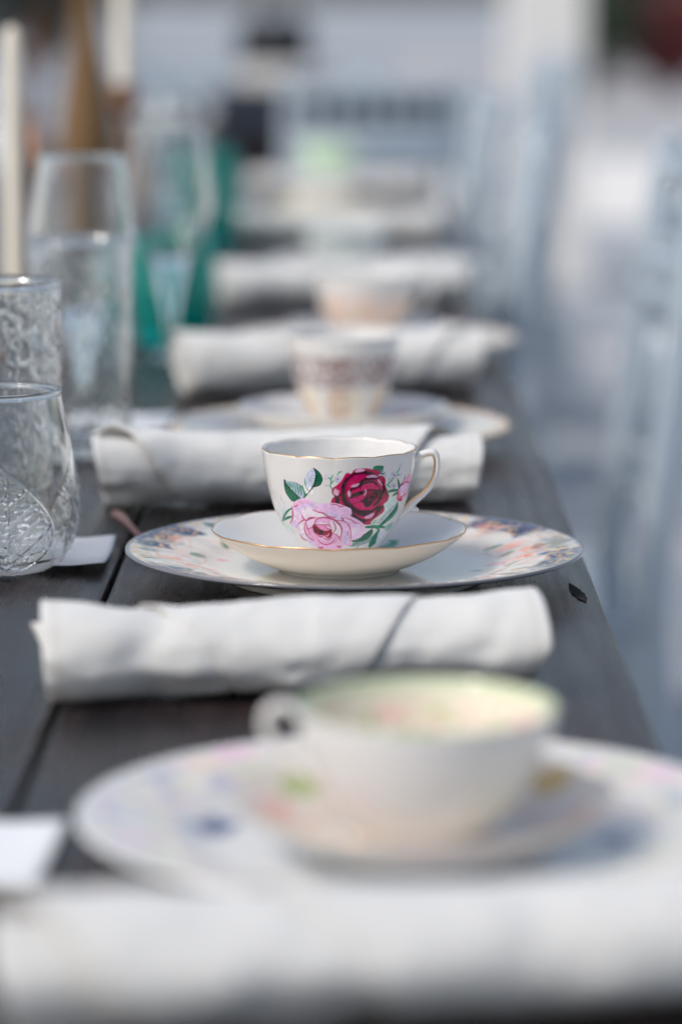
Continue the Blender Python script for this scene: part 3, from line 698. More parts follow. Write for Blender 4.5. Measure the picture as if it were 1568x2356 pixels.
# --- nearest place setting
def posy(c, X, Y, R, T):
    BL = pig(26, 42, 92); PK = pig(204, 168, 180); OR = pig(208, 178, 162); GN = pig(172, 176, 158); GY = pig(150, 155, 165)
    k = smooth01((R - 96) / 5) * smooth01((134 - R) / 4)
    for cc, sd, th in [(pig(206, 190, 165), 3, .50), (PK, 12, .57), (GN, 22, .57), (pig(120, 130, 160), 32, .61)]:
        a = .55 * k * smooth01((fbm(X / 7, Y / 7, sd, 3) - th) * 12); c = c * (1 - a[..., None]) + np.asarray(cc) * a[..., None]
    return shade_blobs(c, X, Y, [(-81, 17, 16, 9, 70, BL, 1.1), (82, -8, 16, 9, -70, BL, 1.1), (-78, 100, 14, 8, 30, PK, 1), (-90, 84, 10, 8, 30, OR, 1), (-70, 84, 12, 8, 30, GN, .9), (-108, 62, 8, 14, -20, GY, .8), (-92, 0, 5, 16, 10, GY, .9), (72, 34, 14, 10, 10, pig(190, 160, 110), 1), (106, 66, 14, 8, -40, PK, .9), (92, 80, 12, 6, -40, GN, .9), (30, 112, 14, 7, 0, PK, .9), (110, 30, 6, 12, 0, GY, .8), (-110, -40, 14, 8, 60, PK, .9), (0, -112, 18, 8, 0, PK, .9), (80, -80, 14, 9, 40, GN, .9)])
make_plate('nearest plate, white with small blue leaves and pink sprigs on its rim', .023, 1.28, colf=posy, seg=300, z=TZ + .0004)
def peach(c, X, Y, R, T):
    c = c * .35 + .65 * pig(214, 186, 172)
    c = shade_blobs(c, X, Y, [(-52, 40, 12, 8, 40, pig(150, 160, 110), 1), (50, 44, 14, 8, -40, pig(175, 150, 95), 1), (-60, 10, 10, 12, 0, pig(200, 150, 135), 1), (60, 4, 10, 12, 0, pig(205, 160, 140), 1), (-40, -40, 14, 9, 30, pig(200, 140, 130), .9), (38, -44, 14, 9, -30, pig(160, 165, 120), .9)])
    k = smooth01(1 - np.abs(R - 48) / 4); return c * (1 - .5 * k[..., None]) + pig(188, 140, 110) * .5 * k[..., None]
make_saucer('peach and pink patterned saucer under the nearest cup', .0265, 1.256, Z1, rad=.077, colf=peach, rim=M_GOLD)
def green_in(c, X, Y, Z, T):
    GN = pig(110, 165, 115); c = c * .3 + .7 * pig(196, 186, 166)
    k = smooth01((Z - .049) / .005); c = c * (1 - .5 * k[..., None]) + pig(140, 168, 128) * .5 * k[..., None]
    U = T * 45
    n = fbm(U / 4, Z * 1000 / 4, 61, 3); n2 = fbm(U / 5 + 40, Z * 1000 / 5, 71, 3)
    a = smooth01((n - .55) * 9) * (Z < .048); c = c * (1 - .8 * a[..., None]) + pig(212, 150, 150) * .8 * a[..., None]
    a = smooth01((n2 - .56) * 9) * (Z < .046); c = c * (1 - .8 * a[..., None]) + pig(120, 150, 80) * .8 * a[..., None]
    return c
CUP0 = [(.0238, 0), (.0232, .003), (.0250, .006), (.0335, .0135), (.0412, .0235), (.0462, .034), (.0495, .044), (.0518, .0525), (.0524, .0562)]
H0 = [(.047, .050), (.055, .0545), (.0625, .053), (.0645, .046), (.060, .038), (.052, .032), (.043, .026)]
make_cup('white outside teacup with green and floral inside, nearest to the viewer', .0265, 1.252, Z1 + .0058, CUP0, colin=green_in, handle=(H0, [.0026, .0024, .0024, .0024, .0024, .0026, .003]), rot=radians(172), rim=mat('pale_green_enamel', (.40, .52, .36), .2), gild=False)

# --- third setting: brown lace cup
def goldedge(col, r0=128):
    def f(c, X, Y, R, T):
        k = smooth01((R - r0) / 3) * .8; c = c * (1 - k[..., None]) + np.asarray(col) * k[..., None]
        s = smooth01((fbm(X / 8, Y / 8, 14, 3) - .56) * 10) * smooth01((R - 95) / 6) * .5
        return c * (1 - s[..., None]) + pig(215, 180, 150) * s[..., None]
    return f
make_plate('cream plate with peach gold edge under the brown lace cup', -.016, 2.48, .133, colf=goldedge(pig(205, 165, 130)), seg=200, cream=CREAM)
make_saucer('plain white saucer with one pink sprig under the brown lace cup', -.0125, 2.495, Z1, rad=.082, colf=lambda c, X, Y, R, T: shade_blobs(c, X, Y, [(-48, 10, 8, 8, 0, pig(190, 90, 120), 1), (45, 34, 8, 8, 0, pig(190, 110, 130), 1)]), rim=None)
def lace(c, X, Y, Z, T):
    U = T * 44; z = Z * 1000
    n = fbm(U / 2.4, z / 2.4, 81, 3); m = fbm(U / 9, z / 9, 83, 2)
    a = smooth01((z - 36) / 2) * smooth01((62 - z) / 2) * smooth01((n - .33) * 7) * (.75 + .25 * (np.sin(T * 6 + 1.5) > -.3)); c = c * (1 - .92 * a[..., None]) + pig(108, 84, 84) * .92 * a[..., None]
    pan = smooth01((36 - z) / 2) * smooth01((np.abs(np.sin(T * 3 + .9)) - .25) * 6)
    c = c * (1 - .6 * pan[..., None]) + pig(214, 184, 158) * .6 * pan[..., None]
    b = pan * smooth01((n - .44) * 7) * smooth01((np.sin(T * 6 + 1.5) + .4) * 3); c = c * (1 - .85 * b[..., None]) + pig(158, 118, 92) * .85 * b[..., None]
    return c
CUP2 = [(.021, 0), (.0205, .003), (.0225, .006), (.028, .014), (.0335, .025), (.0378, .038), (.0405, .05), (.0425, .062), (.0438, .0715), (.0442, .075)]
make_cup('blurred tall teacup with brown lace band and peach panels', -.0125, 2.495, Z1 + .0058, CUP2, colout=lace, nz=150, nseg=260, rim=None, handle=(H0, [.0024] * 7), rot=radians(80), gild=False)

# --- fourth setting: peach cup
make_plate('blurred white plate with pinkish edge behind the third napkin', .016, 3.13, .138, colf=goldedge(pig(214, 176, 158), 118), seg=160, cream=CREAM)
make_saucer('white saucer under the blurred peach based cup', .006, 3.15, Z1, rim=None)
def peachcup(c, X, Y, Z, T):
    k = smooth01((.045 - Z) / .006) * (.7 + .3 * np.sin(T * 7)); k = k * .8
    c = c * (1 - k[..., None]) + pig(212, 178, 156) * k[..., None]
    n = smooth01((fbm(T * 12, Z * 260, 91, 2) - .55) * 8) * (Z < .05) * .6
    return c * (1 - n[..., None]) + pig(196, 138, 112) * n[..., None]
make_cup('blurred white rimmed teacup with peach lower half and right hand handle', .006, 3.15, Z1 + .0058, [(a * 1.1, b * .98) for a, b in CUP1], colout=peachcup, rim=None, handle=(H0, [.0026] * 7), gild=False)
# --- fifth
make_plate('white plate farther back, its rim just past the table edge', .018, 4.02, .138, seg=120)
make_saucer('grey white saucer under the far plain cup', -.016, 3.98, Z1, rim=None)
make_cup('far plain pale grey teacup, out of focus', -.018, 3.97, Z1 + .0058, CUP0, colout=lambda c, X, Y, Z, T: c * 0 + pig(178, 186, 184), rim=None, gild=False)
# --- sixth, seventh
make_plate('far cream plate under a peach saucer', -.03, 4.95, .135, seg=120, cream=CREAM)
make_saucer('far peach saucer under the small cream cup', -.06, 4.93, Z1, colf=lambda c, X, Y, R, T: c * .2 + .8 * pig(214, 188, 165), rim=None, under=pig(214, 184, 160))
make_cup('far small cream coloured teacup, much blurred', -.06, 4.93, Z1 + .0058, [(a * .9, b * .75) for a, b in CUP0], colout=lambda c, X, Y, Z, T: c * 0 + pig(208, 205, 188), rim=None, gild=False)
make_plate('farthest white plate under the mint green cup', -.05, 5.88, .135, seg=120)
make_saucer('farthest saucer under the mint green cup', -.054, 5.88, Z1, rim=None)
make_cup('mint green teacup at the far end of the table', -.054, 5.88, Z1 + .0058, [(a * 1.1, b * 1.05) for a, b in CUP1], colout=lambda c, X, Y, Z, T: c * 0 + pig(172, 200, 166), rim=None, gild=False)

# ------------------------------------------------------------------ napkins
def make_napkin(label, x, y, rz, L=.26, ry=.030, rzz=.021, s0=.0, seed=1, slope=60.0, half=.06, wav=1.0, waist=()):
    t = thing('napkin', label, 'napkin', (x, y, TZ + .0005), rz, 'rolled white napkins along the table')
    ns = 130; nt_ = 220
    S_ = np.linspace(-L / 2, L / 2, ns)[:, None] * np.ones((1, nt_)); f = np.linspace(0, 1, nt_)[None] * np.ones((ns, 1))
    # outer edge of the cloth: a corner folded down over the front, its two sides running up and over the roll
    te0 = 1.65 * pi + slope * half
    te0 += 2 * pi * max(0, math.ceil((2.3 * pi - (te0 - slope * (L / 2 + abs(s0)))) / (2 * pi)))
    te = te0 - slope * np.abs(S_ - s0) - .8 * (fbm((S_ + .3) * 30, S_ * 0 + seed, seed + 2, 2) - .5)
    T = f * te
    rr = .20 + .80 * (1 - (1 - f) ** 2.7) * (.96 + .04 * T / te0)                   # 0..1 spiral radius
    wv = (fbm((S_ + .5) * 16, np.cos(T) * 1.3 + 5 + np.sin(T) * .8, seed, 3) - .5) * 2
    wv3 = np.abs(fbm((S_ * .9 + T * .006 + .5) * 34, np.cos(T) * 1.5 + np.sin(T) * 1.1 + 7, seed + 21, 2) - .5) * 2
    wv2 = (fbm((S_ + .5) * 42 + T * .5, np.sin(T) * 2 + 9, seed + 9, 2) - .5) * 2
    outer = smooth01((rr - .5) * 3)
    s = 1 + wav * (.17 * wv + .06 * wv2 + .07 * (.3 - wv3) * (wv3 < .3)) * outer
    for (ws, wd, ww) in waist: s = s * (1 - wd * np.exp(-((S_ - ws - .012 * np.sin(T)) / ww) ** 2) * outer)
    # flare of the loose ends
    e = np.abs(S_) / (L / 2)
    s = s * (1 + .13 * smooth01((e - .55) * 2.6) * np.where(S_ < 0, 1, .5))
    a = T - pi / 2
    ca = np.cos(a); ca = np.where(np.sin(a) < 0, np.sign(ca) * np.abs(ca) ** .8, ca)
    Y = ry * rr * s * ca; Z = rzz * rr * s * np.sin(a) + rzz
    Z = Z - (1 - rr) * rzz * .18 * smooth01(e)
    Z = np.where(Z < .0015, .0015 + (Z - .0015) * .08 + .0016 * rr, Z)
    # cloth thickness step at the outer edge, folded hem
    dedge = (te - T) * .026
    X = S_ + np.sign(S_) * smooth01((e - .9) * 10) * (.006 * (fbm(T * .35 + 3, S_ * 0 + seed, seed + 3, 2) - .5) * 2) * wav + np.where(S_ < 0, -1, 1) * smooth01((e - .8) * 5) * (.004 * np.sin(a))
    lift = .0 * smooth01(1 - dedge / .006); Y = Y + lift * np.cos(a); Z = Z + lift * np.sin(a)
    V = np.stack([X, Y, Z], -1)
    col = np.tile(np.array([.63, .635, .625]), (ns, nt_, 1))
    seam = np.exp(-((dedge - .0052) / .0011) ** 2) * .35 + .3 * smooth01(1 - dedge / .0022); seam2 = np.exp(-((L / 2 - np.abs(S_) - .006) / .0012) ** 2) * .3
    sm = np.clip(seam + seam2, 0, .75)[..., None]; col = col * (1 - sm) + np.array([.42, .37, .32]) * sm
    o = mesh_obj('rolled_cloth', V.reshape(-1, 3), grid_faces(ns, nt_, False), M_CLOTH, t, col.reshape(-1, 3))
    md = o.modifiers.new('thickness', 'SOLIDIFY'); md.thickness = .0006; md.offset = 0
    return t
make_napkin('nearest rolled napkin, a big white blur across the bottom of the picture',   .026, 1.080, radians(10), .30, .040, .0215, s0=.03, seed=3, wav=.9, slope=70, half=.05)
make_napkin('rolled white napkin with a pinched fold, between the nearest cup and the patterned plate', -.034, 1.598, radians(7), .244, .0335, .0222, s0=-.004, seed=5, slope=72, half=.033, wav=1.0, waist=[(-.062, .10, .012)])
make_napkin('rolled white napkin with ruffled left end directly behind the rose cup', -.050, 2.212, radians(6), .262, .035, .0255, s0=-.005, seed=11, slope=60, half=.074, wav=.95, waist=[(-.1, .08, .012)])
make_napkin('rolled white napkin behind the brown lace cup', -.028, 2.85, radians(10), .272, .036, .0270, s0=.03, seed=15, wav=.8, slope=48, half=.05)
make_napkin('rolled white napkin behind the peach based cup', -.020, 3.67, radians(11), .28, .033, .0235, s0=-.03, seed=21, wav=.8, slope=80, half=.03)
make_napkin('rolled white napkin in front of the far cream cup', -.044, 4.64, radians(4), .31, .031, .0225, s0=.02, seed=25, wav=.5)
make_napkin('farthest rolled white napkin in front of the mint green cup', -.036, 5.62, radians(3), .31, .031, .0225, s0=-.05, seed=29, wav=.5)

# ------------------------------------------------------------------ glasses
def emboss_leaf(T, R, Z):
    """leaves with a net of veins pressed into the lower body"""
    r0 = np.random.RandomState(5); d = np.zeros(R.shape)
    U = T * .049
    px = r0.rand(620) * 2 * pi * .049; py = r0.rand(620) * .075
    f1, f2 = worley(U, Z, np.r_[px, px - 2 * pi * .049, px + 2 * pi * .049], np.r_[py] .repeat(1).tolist() * 3 if False else np.r_[py, py, py])
    net = smooth01(1 - (f2 - f1) / .0016)
    mask = np.zeros(R.shape); rib = np.zeros(R.shape)
    for k in range(4):
        c = (2 * pi * k / 4 + radians(285)) % (2 * pi); du = ((T - c + pi) % (2 * pi) - pi) * .049
        h = np.clip((Z - .002) / .062, 0, 1); half = .034 * np.sin(pi * np.clip(h, 0, 1) ** .75) ** .8 * (1 - .25 * h)
        ins = smooth01((half - np.abs(du)) / .0012) * (Z > .002) * (Z < .064); mask = np.maximum(mask, ins)
        rib = np.maximum(rib, ins * smooth01(1 - np.abs(du) / .0011))
        for s in (-1, 1):
            for q in range(4):
                z0 = .006 + q * .013; rib = np.maximum(rib, ins * smooth01(1 - np.abs(Z - (z0 + np.abs(du) * .9)) / .0010) * (du * s > 0))
        rib = np.maximum(rib, smooth01(1 - np.abs(half - np.abs(du)) / .0010) * (Z > .003) * (Z < .063))
    d = mask * (.0002 + .0006 * net) + rib * .0013
    return R + d, Z

def glass_prof(out, wall=.0019, base=.008, lip=.0016):
    o = resample(catmull(out, 8), 150)
    i = o[::-1].copy(); i[:, 0] -= wall; i = i[i[:, 1] > base]; i = i[2:]
    H = o[-1, 1]; r = o[-1, 0]
    lp = [(r - wall / 2 + .0018 * cos(q), H + .0014 + .0018 * sin(q)) for q in np.linspace(-.9, pi + .9, 11)]
    return np.concatenate([[(0, .0012), (o[0, 0] * .75, .0008), (o[0, 0] * .92, .0)], o, lp, i, [(i[-1, 0] * .85, base * .92), (i[-1, 0] * .5, base * .86), (0, base * .84)]]), len(o) + 3
TG = 'clear tumblers on the left of the table'
def stemless(label, x, y, rot):
    t = thing('tumbler', label, 'glass', (x, y, TZ + .0004), rot, TG)
    out = [(.031, .0002), (.0365, .0022), (.0425, .0085), (.0478, .020), (.0506, .036), (.0500, .056), (.0472, .078), (.0437, .096), (.0412, .1085)]
    p, no = glass_prof(out, .0020, .010)
    def mod(T, R, Z):
        r2, z2 = emboss_leaf(T, R, Z); k = (np.arange(len(R)) < no)[:, None] & (R > .032)
        return np.where(k, r2, R), Z
    lathe('glass_body', p, M_GLASS, t, 420, mod=mod); return t
g1 = stemless('rounded clear tumbler with pressed leaf pattern, in focus at the left edge', -.223, 1.945, 0)

def bark(label, x, y, rot, height=.163, r=.0405, amp=.75):
    t = thing('tumbler', label, 'glass', (x, y, TZ + .0004), rot, TG)
    out = [(r * .86, .0003), (r * .93, .003), (r * .95, .02), (r * .97, height * .5), (r, height * .9), (r, height)]
    p, no = glass_prof(out, .0022, .012)
    r0 = np.random.RandomState(9); px = r0.rand(700) * 2 * pi * r; py = r0.rand(700) * height * .45
    def mod(T, R, Z):
        U = T * r + .002 * (vnoise(T * 9, Z * 160, 3) - .5); f1, f2 = worley(U, Z * .45, np.r_[px, px - 2 * pi * r, px + 2 * pi * r], np.r_[py, py, py])
        d = .0018 * smooth01((f2 - f1) / .004) + .0012 * (fbm(T * 14, Z * 90, 5, 3) - .5)
        k = (np.arange(len(R)) < no)[:, None] & (R > r * .9); fade = smooth01((height - .006 - Z) / .008)
        return np.where(k, R + (d - .0009) * fade * amp * (.35 + .65 * smooth01((fbm(T * 2.5 + 3, Z * 22, 19, 2) - .38) * 6)), R), Z
    lathe('glass_body', p, M_GLASS, t, 300, mod=mod); return t
bark('tall straight clear tumbler with bark textured sides at the left edge', -.2335, 2.075, 0)

def wine(label, x, y, k=1.0):
    t = thing('wine_glass', label, 'glass', (x, y, TZ + .0004), 0, 'clear wine glasses with a pointed bowl')
    out = [(.034, .0002), (.0345, .0015), (.022, .0045), (.008, .009), (.0046, .018), (.0050, .034), (.0085, .052), (.0140, .076), (.0195, .098), (.0270, .114), (.0360, .127), (.0412, .142), (.0421, .154), (.0408, .172), (.0378, .200), (.0348, .2205)]
    o = resample(catmull(out, 8), 190); H = .2205
    i = o[::-1].copy(); i[:, 0] -= .0015; i = i[i[:, 1] > .104][2:]; i[:, 0] = np.maximum(i[:, 0], .001)
    r = o[-1, 0]
    lp = [(r + .0003, H + .0004), (r + .0003, H + .0011), (r - .0007, H + .0018), (r - .0017, H + .0011), (r - .0017, H + .0004)]
    p = np.concatenate([[(0, .0010), (.026, .0006), (.032, .0)], o, lp, i, [(i[-1, 0] * .5, .1025), (0, .1015)]])
    p = p * k
    def mod(T, R, Z):
        kk = (np.arange(len(R)) < len(o) + 3)[:, None] & (Z > .05 * k) & (Z < .125 * k)
        return R * (1 + .02 * kk * np.abs(np.sin(T * 8)) * smooth01((Z / k - .05) / .02) * smooth01((.125 - Z / k) / .02)), Z
    lathe('glass_body', p, M_GLASS, t, 200, mod=mod); return t
bark('clear textured tumbler in front of the amber bottle', -.2125, 2.455, 1.0, .163, .0395, .22)
wine('tall clear wine glass behind the second textured tumbler, in front of the amber bottle', -.222, 2.580)
wine('blurred clear wine glass in front of the teal tumbler', -.182, 3.10)
wine('far blurred clear wine glass beside the far teal tumbler', -.245, 4.3)

def goblet(label, x, y, k=1.0):
    t = thing('tumbler', label, 'glass', (x, y, TZ + .0004), 0, 'teal glass tumblers')
    out = [(.030, .0003), (.0335, .002), (.0370, .012), (.0398, .035), (.0402, .055), (.0390, .080), (.0372, .105)]
    o = resample(catmull(out, 8), 120); H = .105
    i = o[::-1].copy(); i[:, 0] -= .0032; i = i[(i[:, 1] > .012)][2:]
    p = np.concatenate([[(0, .002), (.025, .0015), (.0285, .0)], o, [(.0368, H + .001), (.0356, H + .0014), (.0344, H + .001)], i, [(i[-1, 0] * .5, .0105), (0, .010)]]) * k
    lathe('glass_body', p, M_TEAL, t, 120, mod=lambda T, R, Z: (R * (1 + .02 * np.cos(T * 10) * smooth01((Z - .01) / .02) * smooth01((.09 - Z) / .03)), Z)); return t
goblet('teal glass tumbler behind the blurred wine glass', -.1895, 3.25, 1.06)
goblet('far teal glass tumbler to the left of the far napkins', -.222, 4.5, 1.3)

# ------------------------------------------------------------------ cards, spoons
def card(label, x, y, w, h, rz=0, lift=.002, marks=True):
    n = 26; X, Y = np.meshgrid(np.linspace(-w / 2, w / 2, n), np.linspace(-h / 2, h / 2, n))
    Z = lift * (np.abs(Y) / (h / 2)) ** 2 + .0004 + lift * .5 * smooth01((X / (w / 2)) * 2 - 1)
    col = np.tile(np.array([.80, .82, .85]), (n, n, 1))
    if marks:
        a = smooth01((fbm(X * 500, Y * 260, 41, 2) - .56) * 8) * (np.abs(Y) < h * .28) * (X < w * .3) * (X > -w * .45) * .35
        col = col * (1 - a[..., None]) + np.array([.38, .40, .52]) * a[..., None]
    o = mesh_obj('place_card', np.stack([X, Y, Z], -1).reshape(-1, 3), grid_faces(n, n, False), M_CARD, None, col.reshape(-1, 3))
    o.location = (x, y, TZ + .0006); o.rotation_euler = (0, 0, rz)
    md = o.modifiers.new('thickness', 'SOLIDIFY'); md.thickness = .0005; md.offset = 1
    return tag(o, label, 'card', 'white place cards')
card('blank nearest white place card at the lower left corner', -.172, 1.272, .095, .1, radians(-2), .002, False)
card('white place card partly under the leaf pattern tumbler', -.2015, 1.982, .092, .1, 0, .0035)
card('blurred white place card behind the second napkin\'s left end', -.200, 2.60, .092, .11, radians(-3), .003, False)

def spoon(label, x, y, rz, L=.135):
    n = 60; k = 12; t = np.linspace(0, 1, n)
    w = np.interp(t, [0, .02, .06, .14, .3, .55, .62, .7, .8, .9, .96, 1], [.0008, .0035, .0052, .0050, .0030, .0022, .0030, .0085, .0125, .0115, .007, .0005])
    zc = np.interp(t, [0, .1, .35, .55, .62, .75, .9, 1], [.0085, .0080, .0065, .0045, .003, .0012, .0018, .005])
    V = []
    for i in range(n):
        bowl = smooth01((t[i] - .6) / .1)
        for j in range(k):
            ph = 2 * pi * j / k
            c = .0018 * bowl * (w[i] / .0125) * (1 - cos(ph) ** 2)
            V.append((w[i] * cos(ph), -t[i] * L, zc[i] + (.0011 + .0006 * (1 - bowl)) * sin(ph) - c))
    o = mesh_obj('teaspoon', V, grid_faces(n, k, True), M_COPPER)
    o.location = (x, y, TZ + .0018); o.rotation_euler = (0, 0, rz)
    return tag(o, label, 'spoon', 'copper teaspoons behind the plates')
spoon('copper teaspoon sticking out behind the left rim of the patterned plate', -.1615, 2.105, radians(16))
spoon('copper teaspoon half hidden at the left of the nearest plate', -.1085, 1.292, radians(25), .12)

# ------------------------------------------------------------------ candles, bottle
def candle(label, x, y, zb, zt, r, group):
    t = thing('taper_candle', label, 'candle', (x, y, TZ), 0, group)
    p = [(0, zb), (r * .98, zb), (r * 1.05, zb + .004), (r, zt * .5 + zb * .5), (r * .86, zt - .02), (r * .7, zt - .006), (r * .35, zt - .001), (0, zt)]
    lathe('wax', resample(p, 60), M_WAX, t, 32)
    v, q = tube_data([(0, 0, zt - .004), (.0004, 0, zt + .006), (.0016, 0, zt + .011)], .0008, 6); mesh_obj('wick', v, q, M_BLACK, t)
    return t
def stick(label, x, y, zt):
    t = thing('candlestick', label, 'candlestick', (x, y, TZ + .0004), 0, 'candlesticks')
    h = zt
    p = [(0, 0), (.036, 0), (.037, .003), (.030, .007), (.012, .012), (.0065, .022), (.0055, h * .5), (.009, h * .55), (.0055, h * .6), (.006, h - .04), (.012, h - .03), (.0155, h - .026), (.0155, h - .004), (.0175, h), (.0115, h + .0005), (.0112, h - .014), (0, h - .0145)]
    lathe('stick_body', resample(p, 130), M_BRASS, t, 40); return t
CG = 'cream taper candles'
stick('low dark candlestick holding the left cream candle', -.3205, 3.0, .05); candle('tall cream taper candle at the left edge', -.3205, 3.0, .0365, .321, .0098, CG)
stick('tall dark reddish candlestick behind the amber bottle', -.276, 3.8, .245); candle('cream taper candle on the tall candlestick near the bottle', -.276, 3.8, .2315, .49, .0103, CG)
b = thing('bottle', 'amber gold bottle with sloping shoulders among the glasses', 'bottle', (-.3865, 4.6, TZ + .0004))
lathe('bottle_body', resample(catmull([(0, .004), (.034, .0), (.040, .004), (.0412, .05), (.0408, .12), (.0375, .165), (.0305, .215), (.0235, .26), (.018, .30), (.0155, .34), (.0150, .372), (.0165, .374), (.0165, .385), (.0145, .388), (.0115, .386), (.0115, .34), (0, .335)], 5), 110) * np.array([1.1, 1.0]), M_BOTTLE, b, 72)

# ------------------------------------------------------------------ chairs
def chair_proto(label, loc, rz):
    """back at local +y, front at -y"""
    t = thing('chair', label, 'chair', loc, rz, 'silver grey spindle back chairs')
    sw, sd, sh, bh = .185, .19, .45, .92
    for s in (-1, 1):
        v, q = tube_data([(s * sw, -sd + .02, sh), (s * sw, -sd + .016, .25), (s * sw * 1.04, -sd, 0)], [.0165, .015, .0125], 12, up=(1, 0, 0)); mesh_obj('front_leg', v, q, M_CHAIR, t)
        pts = catmull([(s * sw * 1.05, sd + .07, 0), (s * sw, sd + .01, .25), (s * sw, sd - .01, .45), (s * sw * .98, sd + .01, .65), (s * sw * .95, sd + .05, bh)], 6)
        v, q = tube_data(pts, .0195, 12, up=(1, 0, 0)); mesh_obj('back_post', v, q, M_CHAIR, t)
        v, q = tube_data(np.array([pts[-1] + (0, 0, -.004), pts[-1] + (0, 0, .006), pts[-1] + (0, 0, .014), pts[-1] + (0, 0, .022)]), [.014, .019, .018, .006], 12, up=(1, 0, 0)); mesh_obj('finial', v, q, M_CHAIR, t)
    v, q = box_data(-sw - .012, sw + .012, -sd - .005, sd - .002, sh - .032, sh, .01); mesh_obj('seat', v, q, M_CHAIR, t, smooth=False)
    yb = lambda z: np.interp(z, [.45, .65, bh], [sd - .01, sd + .01, sd + .05])
    for z, r in [(bh - .02, .017), (bh - .10, .012), (.58, .013), (.53, .011)]:
        x = np.linspace(-sw * .96, sw * .96, 9); v, q = tube_data(np.stack([x, yb(z) + .022 * (1 - (x / sw) ** 2), np.full(9, z)], 1), r, 10); mesh_obj('back_rail', v, q, M_CHAIR, t)
    x = np.linspace(-sw * .96, sw * .96, 9); sl = []
    for z in (.755, .79):
        v, q = tube_data(np.stack([x, yb(z) + .022 * (1 - (x / sw) ** 2), np.full(9, z)], 1), .022, 10, flat=1.0); sl.append((v * np.array([1, 1, 1]), q))
    v, q = join(sl); mesh_obj('back_slat', v, q, M_CHAIR, t)
    for i in range(6):
        x = -sw + 2 * sw * (i + 1) / 7; b_ = .022 * (1 - (x / sw) ** 2)
        v, q = tube_data([(x, yb(.82) + b_, bh - .10), (x, yb(.9) + b_, bh - .02)], .0085, 8, up=(1, 0, 0)); mesh_obj('spindle', v, q, M_CHAIR, t)
    for i in range(6):
        x = -sw + 2 * sw * (i + 1) / 7; b_ = .022 * (1 - (x / sw) ** 2)
        v, q = tube_data([(x, yb(.58) + b_, .58), (x, yb(.66) + b_, .66), (x, yb(.74) + b_, .74)], .0085, 8, up=(1, 0, 0)); mesh_obj('spindle', v, q, M_CHAIR, t)
    for z in (.16, .26):
        for s in (-1, 1):
            v, q = tube_data([(s * sw * 1.02, -sd + .01, z), (s * sw * 1.02, sd + .02, z)], .009, 8); mesh_obj('stretcher', v, q, M_CHAIR, t)
    v, q = tube_data([(-sw, -sd + .01, .21), (sw, -sd + .01, .21)], .009, 8); mesh_obj('stretcher', v, q, M_CHAIR, t)
    return t
R90 = radians(-90)
ch = chair_proto('silver grey chair at the right edge, nearest of those along the table', (.125, 3.55, 0), R90 + .03)
for x, y, rz, lb in [(-.005, 4.22, R90, 'silver grey chair pushed in at the right table side beyond the gap'),
                     (-.02, 5.5, R90 + .05, 'silver grey chair far along the right table side'),
                     (.025, 7.05, radians(182), 'silver grey chair at the far end of the long table, seen from the front'),
                     (-.66, 7.2, radians(170), 'silver grey chair at the far table end, left of the end chair'),
                     (.16, 7.3, R90, 'silver grey chair in front of the white post'),
                     (.30, 8.4, R90, 'silver grey chair at the right side of the far table'),
                     (.30, 9.2, R90, 'silver grey chair at the right side of the far table, farther back'),
                     (-.1, 11.0, radians(0), 'silver grey chair at the far head of the far table'),
                     (-.6, 11.1, radians(8), 'silver grey chair behind the far table, left of its head'),
                     (-.92, 7.6, radians(90), 'silver grey chair at the left side of the far table, nearer'),
                     (-.92, 8.4, radians(90), 'silver grey chair at the left side of the far table, middle'),
                     (-.92, 9.3, radians(90), 'silver grey chair at the left side of the far table, farther'),
                     (-1.2, 12.0, radians(20), 'silver grey chair standing far back at the left')]:
    dup(ch, (x, y, 0), rz, lb)

# ------------------------------------------------------------------ things on the far table
bag = thing('handbag', 'small black bag standing on the far table', 'bag', (-.245, 9.35, TZ + .0004))
v, q = box_data(-.105, .105, -.05, .05, 0, .285, .03); mesh_obj('bag_body', v, q, M_BLACK, bag)
v, q = tube_data(catmull([(-.05, 0, .28), (-.04, 0, .325), (0, 0, .34), (.04, 0, .325), (.05, 0, .28)], 5), .006, 8, up=(0, 1, 0)); mesh_obj('bag_handle', v, q, M_BLACK, bag)
bw = thing('serving_bowl', 'white bowl on the far table in front of the black bag', 'bowl', (-.20, 8.7, TZ + .0004))
lathe('bowl_body', resample(catmull([(0, .003), (.04, 0), (.045, .004), (.10, .05), (.125, .12), (.13, .158), (.127, .158), (.12, .12), (.095, .054), (0, .03)], 5), 60), M_PORC, bw, 60, colf=lambda T, R, Z, I: np.tile(WHITE, R.shape + (1,)))
bl = thing('folded_blanket', 'folded navy blanket lying across the near end of the far table', 'blanket', (-.04, 8.06, TZ + .0004))
for k in range(4):
    v, q = box_data(-.33 + .004 * k, .30 - .006 * k, -.09, .09 - .004 * k, .0005 + .031 * k, .0305 + .031 * k, .012); mesh_obj('fold', v, q, M_CUSHION, bl)
pu = thing('gap_block', 'flat black block added for the dark gap at the near right corner of the far table', 'bag', (.15, 7.86, TZ + .0004))  # added dark block, stands in for a shaded gap at the table edge
v, q = box_data(-.095, .095, -.06, .06, 0, .062, .016); mesh_obj('gap_block_body', v, q, M_BLACK, pu)
v, q = box_data(-.02, .02, -.065, -.0605, .025, .04, .001); mesh_obj('gap_block_tab', v, q, M_BRASS, pu)
make_napkin('white napkin roll on the near left of the far table', -.46, 8.35, .1, .3, .04, .03, seed=41, wav=.5)
make_napkin('white napkin roll on the near right of the far table', .0, 9.9, .1, .3, .04, .035, seed=43, wav=.5)

